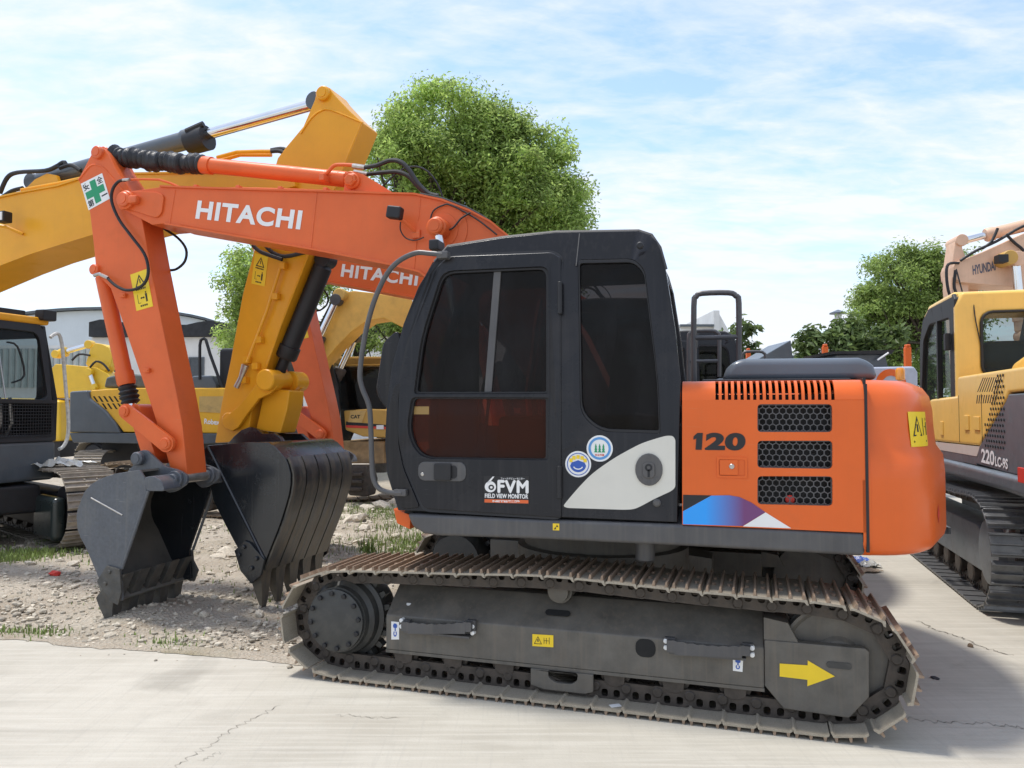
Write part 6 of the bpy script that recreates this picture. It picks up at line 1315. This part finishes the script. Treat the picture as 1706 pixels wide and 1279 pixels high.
    (xa, za), (xb, zb) = [(-0.44,1.132),(-0.568,1.241)]; B().box((-.62, -.105, 1.13), (-.42, -.08, 1.24), bev=.005).obj('tail_lamp', REDP, R)
    st = B().box((1.2, -.02, .50), (1.5, .02, .56)).box((1.2, .0, .50), (1.23, .12, .56)).box((1.2, .10, .50), (1.5, .13, .56)).obj('foot_step', fm, U)
hyundai()
# ------------------------------------------------------------------ faded peach machine behind it
def peach():
    R = thing('excavator', 'faded peach excavator boom and arm above the yellow cab roof', 'excavator', (5.2, 12, 0), math.radians(-8))
    o = [(1.618,3.86),(1.654,3.953),(1.767,3.987),(2.07,4.108),(2.637,4.368)]+[(4.6, 5.0), (5.6, 4.6), (6.8, 3.4), (7.4, 1.7), (7.0, 1.5), (6.2, 2.8), (5.2, 3.5)]+[(3.07,3.42),(2.493,3.543),(2.06,3.59),(1.709,3.635),(1.632,3.711)]; BM = B().prism(o, 0, .5, bev=.02).obj('boom', PEACH, R)
    q = [(1.898,3.741),(2.224,3.807),(1.892,3.889)]; text('HYUNDAI', q[0], q[1], q[2], -.004, mat('faded_navy_print', (.10, .11, .15), .6), BM, bold=.03)
    ar = [(1.673,4.197),(1.693,4.328),(1.754,4.345),(1.787,4.212),(1.868,3.929),(1.88,3.648),(1.845,3.182),(1.787,2.438),(1.728,2.067),(1.673,2.811),(1.617,3.56),(1.633,3.935)]; AR = B().prism(ar, .08, .42, bev=.02).obj('arm', PEACH, R)
    fr2 = [(1.896,3.664),(2.191,3.62),(2.211,3.328),(2.131,2.815),(1.888,2.818)]; B().prism(fr2, .5, .9, bev=.02).obj('bucket_link', PEACH, R)
    a = [(2.883,4.568)][0]; e = [(1.779,4.302)][0]; hyd(R, 'arm_cylinder', (a[0], .25, a[1]), (e[0], .25, e[1]), .095, .055, .62, PEACH, CHROME, yw=.2)
    a = [(2.514,2.776)][0]; e = [(2.439,3.939)][0]; hyd(R, 'boom_cylinder', (a[0], -.15, a[1]), (e[0], -.15, e[1]), .10, .065, .3, PEACH, CHROME, yw=.1)
    x, z = [(2.302,3.949)][0]; B().cyl((x, -.3, z), (x, .1, z), .11, n=16, ch=.01).obj('cylinder_boss', CATY, BM); x, z = [(2.169,3.926)][0]; B().box((x-.06, -.36, z-.06), (x+.08, -.2, z+.06), bev=.01).obj('work_lamp', RUBBER, BM)
    for pts in ([(1.685,3.924),(1.53,3.909),(1.5,3.724),(1.538,3.445),(1.656,3.304)], [(1.703,3.96),(1.92,4.102),(2.221,4.241),(2.479,4.399),(2.616,4.468)], [(2.359,4.347),(2.475,4.215),(2.558,4.139),(2.607,4.082)], [(1.631,3.814),(1.609,3.536),(1.708,3.349)], [(2.015,4.136),(2.136,4.225),(2.207,4.352),(2.243,4.443)]): B().tube([(x, -.05, z) for x, z in pts], .022, 7, sub=4).obj('hydraulic_hose', RUBBER, BM)
    B().box((6.2, -1.2, 1.0), (9.5, 1.6, 2.2), bev=.1).obj('engine_body', PEACH, R); B().box((6.0, .7, 1.1), (7.4, 1.6, 3.0), bev=.1).obj('cab', RUBBER, R)
    U = B().box((6.2, -.6, .4), (9, 1.0, 1.0)).obj('undercarriage', RUBBER, R)
    for y in (-1.0, 1.4): track_unit(U, 5.6, 9.8, y, .6, .9, 40, SHOE, RUBBER, -1, joined=True)
peach()

# ------------------------------------------------------------------ far machines showing over the grey hood
def far_right():
    D = 15.0
    R = thing('excavator', 'pale grey machine with an orange arc mark behind the grey hood', 'excavator', (6.4, D, 0))
    def P(*pts): return [(x-6.4, z) for x, y, z in pts]
    B().prism(P(*[(6.169,15.0,1.475),(6.184,15.0,2.506),(7.875,15.0,2.53),(7.943,15.0,2.412),(7.925,15.0,1.475)]), 0, 2.2, bev=.05, seg=3).obj('counterweight', mat('pale_grey_paint', (.42, .46, .55), .4, var=.08, coat=.2), R)
    c = P(*[(7.399,15.0,2.177)])[0]; pts = []
    B().plate([(c[0]+.30*math.cos(a), c[1]+.30*math.sin(a)) for a in [k*math.pi/12 for k in range(24)]], [[(c[0]+.17*math.cos(a), c[1]+.17*math.sin(a)) for a in [k*math.pi/12 for k in range(24)]]], -.012, -.002).obj('arc_mark', ORANGE, R)
    B().prism(P(*[(6.404,15.3,2.523),(6.456,15.3,2.787),(7.45,15.3,2.811),(7.517,15.3,2.523)]), .3, 1.6, bev=.04).obj('engine_hood', SLATE, R)
    B().prism(P(*[(6.337,15.3,2.835),(7.583,15.3,2.871),(7.534,15.3,2.787),(6.36,15.3,2.787)]), .2, 1.7).obj('open_bonnet', RUBBER, R)
    st = P(*[(7.244,15.3,2.667),(7.462,15.3,2.811)]); B().tube([(st[0][0], .2, st[0][1]), (st[1][0], .2, st[1][1])], .02, 6).obj('bonnet_stay', LBLW, R)
    B().box((-2.4, .1, .5), (1.5, 2.0, 1.0), bev=.04).obj('undercarriage', RUBBER, R)
    x, z = P(*[(7.387,14.6,2.335)])[0]
    B().lathe((x, -.4, z-.10), (0, 0, 1), [(0, .05), (.02, .085), (.2, .085), (.24, .06), (.25, .01)], 16).obj('beacon_lens', mat('amber_beacon', (.75, .28, .03), .2, var=.15, coat=.5), R); B().cyl((x, -.4, z-.5), (x, -.4, z-.1), .02, n=8).obj('beacon_post', ZINC, R)
    for i, (px_, D_) in enumerate((([(8.698,17.0,2.62),(8.839,17.0,3.074)], 17), ([(7.687,19.0,2.913),(7.826,19.0,3.256)], 19), ([(5.799,19.0,2.913),(5.906,19.0,3.152)], 19))):
        (x0, y0, z0), (x1, y1, z1) = px_
        T = thing('marker_post', ('orange post right of the amber beacon', 'orange post rising over the middle of the grey hood', 'small orange post left over the grey hood')[i], 'post', ((x0+x1)/2, y0, 0), 0, 'orange posts behind the hood')
        w = (x1-x0)/2; B().box((-w, -.05, 0), (w, .05, z1), bev=.02).obj('post', ORANGE, T); B().box((-w*.6, -.07, z1), (w*.6, .07, z1+.06), bev=.02).obj('cap', ORANGE, T)
    T = thing('engine_bonnet', 'raised dark bonnet tilted up behind the grey hood', 'bonnet', (5.6, 16, 0))
    q = [(5.171,16.0,2.714),(5.172,16.0,2.764),(5.828,16.0,3.141),(5.873,16.0,2.714)]; B().prism([(x-5.6, z) for x, y, z in q], 0, 1.4, bev=.03).obj('lid', SLATE, T); B().box((-.5, .1, 0), (.3, 1.3, 2.6), bev=.05).obj('body', RUBBER, T)
far_right()
# ------------------------------------------------------------------ litter
BAGB = mat('blue_plastic_bag', (.10, .17, .50), .3, var=.4, vscale=12, bump=.5, bscale=20); CARD = mat('cardboard', (.42, .33, .23), .9, var=.15)
for i, ((x, y), s_, m_, nm, lb, ct) in enumerate(zip([(3.752,8.417),(3.78,8.223),(3.611,7.979),(3.704,7.979)], (.13, .10, .10, .08), (BAGB, PLASTIC, CARD, CARD), ('plastic_bag', 'plastic_bag', 'cardboard_scrap', 'cardboard_scrap'), ('crumpled blue plastic bag behind the track end', 'crumpled clear plastic bag beside the blue bag', 'flattened cardboard scrap in front of the blue bag', 'small cardboard scrap at the right of the litter heap'), ('plastic bag', 'plastic bag', 'cardboard', 'cardboard'))):
    rag(nm, lb, ct, x, y, .01, s_, m_, 20+i, .9 if i < 2 else .35, 8)
def pebble(px_, r, m, name, label, cat, seed):
    v_, f_ = stone_verts(random.Random(seed), r, 2); me = bpy.data.meshes.new(name); me.from_pydata([tuple(q) for q in v_], [], f_); me.materials.append(m); o = link(name, me, None, (*px_, r*.3)); return tag(o, label, cat)
pebble([(2.61,4.8)][0], .022, mat('dark_stone', (.06, .06, .065), .8), 'dark_stone', 'small dark stone on the concrete right of the track', 'stone', 2)
pebble([(-4.602,7.805)][0], .05, REDP, 'red_scrap', 'small red scrap lying on the gravel below the left track', 'scrap', 3)
pebble([(3.214,5.453)][0], .02, mat('brown_leaf', (.16, .11, .07), .9), 'dry_leaf', 'dry brown leaf on the concrete by the crack', 'leaf', 5)
o = B().box((-.03, -.018, 0), (.03, .018, .003)).obj('paper_scrap', LBLW, None, smooth=False); a_ = math.radians(-17.65); o.location = (.641+.30*math.cos(a_)-(-1.19)*math.sin(a_), 5.498+.30*math.sin(a_)+(-1.19)*math.cos(a_), .036); o.rotation_euler = (0, 0, .3); tag(o, 'white paper scrap lying on the lower run of the near track', 'paper')

# ------------------------------------------------------------------ trees
def leaf_material(name, c, tr):
    m = mat(name, c, .5, var=.30, vscale=1.1, island=.45, spec=.35); N = m.node_tree.nodes; K = m.node_tree.links; p = N['Principled BSDF']; out = N['Material Output']
    src = [l.from_socket for l in K if l.to_socket == p.inputs['Base Color']][0]
    t = N.new('ShaderNodeBsdfTranslucent'); mx = N.new('ShaderNodeMixShader'); mx.inputs[0].default_value = tr
    g = N.new('ShaderNodeHueSaturation'); g.inputs['Value'].default_value = 1.5; g.inputs['Hue'].default_value = .49; K.new(src, g.inputs['Color']); K.new(g.outputs[0], t.inputs[0])
    K.new(p.outputs[0], mx.inputs[1]); K.new(t.outputs[0], mx.inputs[2]); K.new(mx.outputs[0], out.inputs[0]); return m
LEAF1 = leaf_material('camphor_leaves', (.29, .395, .115), .52)
LEAF2 = leaf_material('dense_leaves', (.23, .315, .09), .46)
LEAF3 = leaf_material('glossy_shrub_leaves', (.11, .16, .05), .32)
BARK = mat('tree_bark', (.075, .060, .045), .9, var=.3, vscale=8, bump=.6, bscale=25)
def tree(name, label, cat, x, y, trunk_h, crown, leaf_m, clumps, per, lsize, clump_r, seed, fork=5, trunk_r=.2, group=None):
    """crown: list of (dx, dy, z, rx, ry, rz) ellipsoids; clumps of leaves sit on limbs that reach into them"""
    rnd = random.Random(seed); T = thing(name, label, cat, (x, y, 0), 0, group)
    b = B(); b.tube([(0, 0, -.1), (.05, 0, trunk_h*.5), (0, .05, trunk_h)], [trunk_r*1.25, trunk_r, trunk_r*.85], 10, sub=2)
    centres = []; tot = sum(c[3]*c[4]*c[5] for c in crown)
    for (dx, dy, z, rx, ry, rz) in crown:
        for _ in range(max(3, int(clumps*rx*ry*rz/tot))):
            while True:
                q = Vector((rnd.uniform(-1, 1), rnd.uniform(-1, 1), rnd.uniform(-1, 1)))
                if .45 < q.length < 1 and rnd.random() < q.length**2: break
            centres.append(Vector((dx+q.x*rx, dy+q.y*ry, z+q.z*rz)))
    base = Vector((0, .05, trunk_h)); forks = []
    for k in range(fork):
        c = rnd.choice(centres); p = base.lerp(c, rnd.uniform(.45, .7)); p.z = max(p.z, trunk_h+.3); forks.append(p)
        mid = base.lerp(p, .5)+Vector((rnd.uniform(-.2, .2), rnd.uniform(-.2, .2), rnd.uniform(0, .25))); b.tube([base, mid, p], [trunk_r*.75, trunk_r*.45, trunk_r*.3], 7, sub=3)
    for i, c in enumerate(centres):
        if i % 2 == 0 or len(centres) < 120:
            f_ = min(forks, key=lambda q: (q-c).length+rnd.uniform(0, .8)); mid = f_.lerp(c, .5)+Vector((rnd.uniform(-.15, .15), rnd.uniform(-.15, .15), rnd.uniform(-.05, .2)))
            b.tube([f_, mid, c], [trunk_r*.26, trunk_r*.16, trunk_r*.06], 5)
    b.obj('trunk', BARK, T)
    V = []; F = []
    for c in centres:
        cr = clump_r*rnd.uniform(.65, 1.25)
        for _ in range(int(per*rnd.uniform(.6, 1.3))):
            q = Vector((rnd.gauss(0, .45), rnd.gauss(0, .45), rnd.gauss(0, .34))); q = q*(min(1, .95/max(q.length, .01)))*cr; p = c+q; s = lsize*rnd.uniform(.6, 1.25)
            n = (Vector((rnd.gauss(0, .6), rnd.gauss(0, .6), rnd.gauss(.7, .5)))+q.normalized()*.5).normalized(); a = n.orthogonal().normalized(); a = Matrix.Rotation(rnd.uniform(0, 6.28), 3, n) @ a; d = n.cross(a); o = len(V)
            V += [p-a*s, p+d*s*.42+n*s*.12, p+a*s-n*s*.15, p-d*s*.42+n*s*.12]; F += [(o, o+1, o+2), (o, o+2, o+3)]
    me = bpy.data.meshes.new('crown'); me.from_pydata([tuple(v) for v in V], [], F); me.materials.append(leaf_m); link('crown', me, T)
    return T
def at(px_, Y): return px_[0][0], Y
# big camphor tree behind the booms: crown measured about 5.5 m wide, top at 9.5 m
tree('camphor_tree', 'large round camphor tree rising behind the orange booms', 'tree', -1.0, 18, 3.5,
     [(-.45, 0, 7.85, 1.55, 1.6, 1.45), (-1.55, 0, 7.05, 1.1, 1.4, 1.35), (.6, 0, 7.5, 1.3, 1.5, 1.2), (1.5, 0, 6.9, 1.15, 1.5, 1.45), (1.85, .2, 5.6, 1.0, 1.4, 1.15), (.1, .2, 5.9, 1.7, 1.3, 1.1), (-1.4, .4, 5.5, 1.2, 1.0, 1.0)], LEAF1, 460, 310, .056, .47, 21, fork=9, trunk_r=.22)
tree('broadleaf_tree', 'tree with leafy boughs showing left of the amber arm', 'tree', -6.0, 19.5, 2.0,
     [(-.3, 0, 4.9, 1.0, 1.1, 1.0), (-.55, 0, 3.6, .9, 1.0, .9), (.2, 0, 3.0, 1.2, 1.0, .8), (.9, 0, 5.2, 1.0, 1.0, .8)], LEAF1, 170, 300, .056, .42, 8, fork=5, trunk_r=.18)
tree('broadleaf_tree', 'low tree behind the dusty ochre excavator cab', 'tree', -3.6, 21, 1.6,
     [(0, 0, 3.6, 1.7, 1.2, 1.0), (1.4, 0, 4.2, 1.5, 1.2, 1.0), (-1.0, 0, 2.6, 1.0, 1.0, .7)], LEAF2, 95, 200, .06, .40, 9, fork=6, trunk_r=.16)
tree('broadleaf_tree', 'dense round tree behind the faded peach boom', 'tree', 16.3, 30, 2.6,
     [(-.7, 0, 6.5, 2.0, 2.0, 1.55), (-1.9, 0, 5.4, 1.05, 1.5, 1.2), (1.0, 0, 6.2, 1.7, 1.8, 1.6), (.2, 0, 4.6, 2.0, 1.5, .9), (-2.6, 0, 3.5, 1.3, 1.2, 1.0), (-.9, 0, 3.3, 1.8, 1.3, 1.0), (1.2, 0, 3.6, 1.8, 1.3, 1.2)], LEAF2, 360, 230, .078, .55, 12, fork=8, trunk_r=.24)
tree('broadleaf_shrub', 'glossy broad-leaved shrub with open top behind the grey hood', 'shrub', 11.6, 27, .8, [(-.6, 0, 3.7, .95, .9, .8), (.5, 0, 4.2, .8, .8, .7), (-1.0, 0, 2.9, .9, .8, .6), (.6, 0, 3.1, .9, .8, .7), (1.5, 0, 4.4, .6, .6, .5)], LEAF3, 95, 60, .17, .42, 14, fork=6, trunk_r=.10)
tree('broadleaf_shrub', 'small glossy shrub showing through the hand rail', 'shrub', 6.9, 24, .8, [(-.4, 0, 3.4, .75, .7, .6), (.4, 0, 3.9, .4, .5, .5), (.5, 0, 2.9, .8, .7, .6), (-.7, 0, 2.6, .7, .7, .6)], LEAF3, 55, 55, .16, .36, 15, fork=5, trunk_r=.08)
# ------------------------------------------------------------------ buildings
WALLW = mat('white_render', (.66, .66, .64), .8, var=.08, vscale=1, dirt=.15, dcol=(.42, .41, .38), dscale=1.5, streak=.2)
CLAD = mat('pale_blue_cladding', (.58, .64, .67), .6, var=.05, vscale=.5, streak=.1)
CORR = mat('grey_corrugated_sheet', (.40, .45, .43), .5, var=.1, vscale=1, streak=.3)
NET = mat('black_netting', (.025, .027, .030), .8, var=.4, vscale=2, bump=.4, bscale=6)
PANE = mat('dark_window_pane', (.05, .06, .07), .15, var=.2)
def buildings():
    # arched hall
    T = thing('warehouse', 'white arched-roof warehouse far behind the yellow machines', 'building', (-32, 60, 0))
    R = 9.8; ez = 7.6; arc = [(R*math.cos(math.pi*(1-k/20)), ez+1.95*math.sin(math.pi*k/20)) for k in range(21)]
    B().prism([(-R, 0)]+[(-R, ez-.9), (R, ez-.9)]+[(R, 0)], 0, 24).obj('wall', WALLW, T)
    B().prism([(-R, ez-.9)]+arc+[(R, ez-.9)], -.05, 24).obj('gable', CLAD, T)
    B().ribbon([(x*1.015, z+.04) for x, z in arc], -.5, 24.3, .18).obj('roof', SLATE, T)
    B().box((-R, -.06, ez-1.05), (R, -.01, ez-.8)).obj('eaves_band', WALLW, T)
    for k in range(40): B().cyl((-R+.3+k*.5, -.08, 3.5), (-R+.3+k*.5, -.08, ez-1.1), .16, n=6).obj('corrugated_rib', CORR, T)
    B().box((-.2, -.22, 5.4), (2.2, -.02, 6.75)).obj('opening', PANE, T)
    # long white building with netting roof
    T = thing('white_building', 'long white building with black netting roof and dark windows', 'building', (-21, 44, 0), math.radians(-2))
    B().box((-3.2, 0, 0), (22, 8, 5.9)).obj('wall', WALLW, T)
    n = 40; top = [(-3.2+25.2*k/n, 6.75+.12*math.sin(k*1.3)+.08*math.sin(k*.5)) for k in range(n+1)]
    B().prism([(-3.2, 5.92)]+top+[(22, 5.92)], -.3, 8.2).obj('roof', NET, T)
    for k in range(5): B().cyl((1+k*5, -.34, 5.9), (1+k*5, -.34, 6.7), .04, n=6).obj('net_post', ZINC, T)
    for k in range(10):
        x = -1.6+k*1.9*1.2
        f_ = B().plate([(x-.45, 3.6), (x+.45, 3.6), (x+.45, 4.75), (x-.45, 4.75)], [[(x-.38, 3.67), (x+.38, 3.67), (x+.38, 4.68), (x-.38, 4.68)]], -.06, .0).obj('window', SLATE, T)
        B().box((x-.38, -.03, 3.67), (x+.38, -.02, 4.68)).obj('pane', PANE, f_)
    # white buildings on the right
    T = thing('white_building', 'plain white building with tall end wall seen through the hand rail', 'building', (14, 52, 0))
    B().box((-.3, 0, 0), (.1, 9, 8.5)).prism([(.1, 0), (3.5, 0), (3.5, 3.2), (.75, 7.1), (.1, 8.3)], .1, 9).obj('wall', WALLW, T)
    B().box((-2.5, .2, 0), (-.3, 9, 7.4)).obj('annexe_wall', WALLW, T)
    B().box((-2.6, -.1, 7.4), (-.3, 9.1, 7.55)).obj('roof', SLATE, T)
    T = thing('white_shed', 'low white shed with grey sloping roof right of the hand rail', 'building', (17.5, 50, 0))
    B().box((0, 0, 0), (7, 8, 5.0)).obj('wall', WALLW, T)
    B().prism([(-.4, 5.0), (7.3, 5.35), (7.3, 5.75), (-.4, 5.2)], -.4, 8.3).obj('roof', SLATE, T)
    T = thing('roof_vent', 'small metal chimney cowl above the far shrubs', 'vent', (19.6, 46, 0))
    B().cyl((0, 0, 5.6), (0, 0, 7.45), .2, n=14).obj('pipe', ZINC, T); B().lathe((0, 0, 7.5), (0, 0, 1), [(0, .5), (.06, .5), (.25, .05)], 16).obj('cowl', SLATE, T); B().box((-2, -1, 0), (2, 1, 5.6)).obj('stack_base', WALLW, T)
buildings()

def far_trees():
    """a low belt of trees closing the yard, too far off to tell one from another"""
    rnd = random.Random(77); V = []; F = []
    for k in range(900):
        x = rnd.uniform(-75, 85); y = rnd.uniform(72, 80); zc = rnd.uniform(.4, 3.2)+1.2*mnoise.noise((x*.12, 0, 3)); r = rnd.uniform(.7, 1.3)
        for _ in range(26):
            c = Vector((x+rnd.gauss(0, .5)*r, y+rnd.gauss(0, .5)*r, max(.1, zc+rnd.gauss(0, .45)*r))); n = Vector((rnd.gauss(0, .6), rnd.gauss(-.4, .6), rnd.gauss(.5, .5))).normalized(); a = n.orthogonal().normalized()*.26*rnd.uniform(.6, 1.2); d = n.cross(a)*.6; o = len(V)
            V += [tuple(c-a), tuple(c+d), tuple(c+a), tuple(c-d)]; F += [(o, o+1, o+2, o+3)]
    me = bpy.data.meshes.new('far_trees'); me.from_pydata(V, [], F); me.materials.append(LEAF2); o = link('far_trees', me); o['kind'] = 'stuff'; o['label'] = 'distant green belt of trees behind the yard'
far_trees()
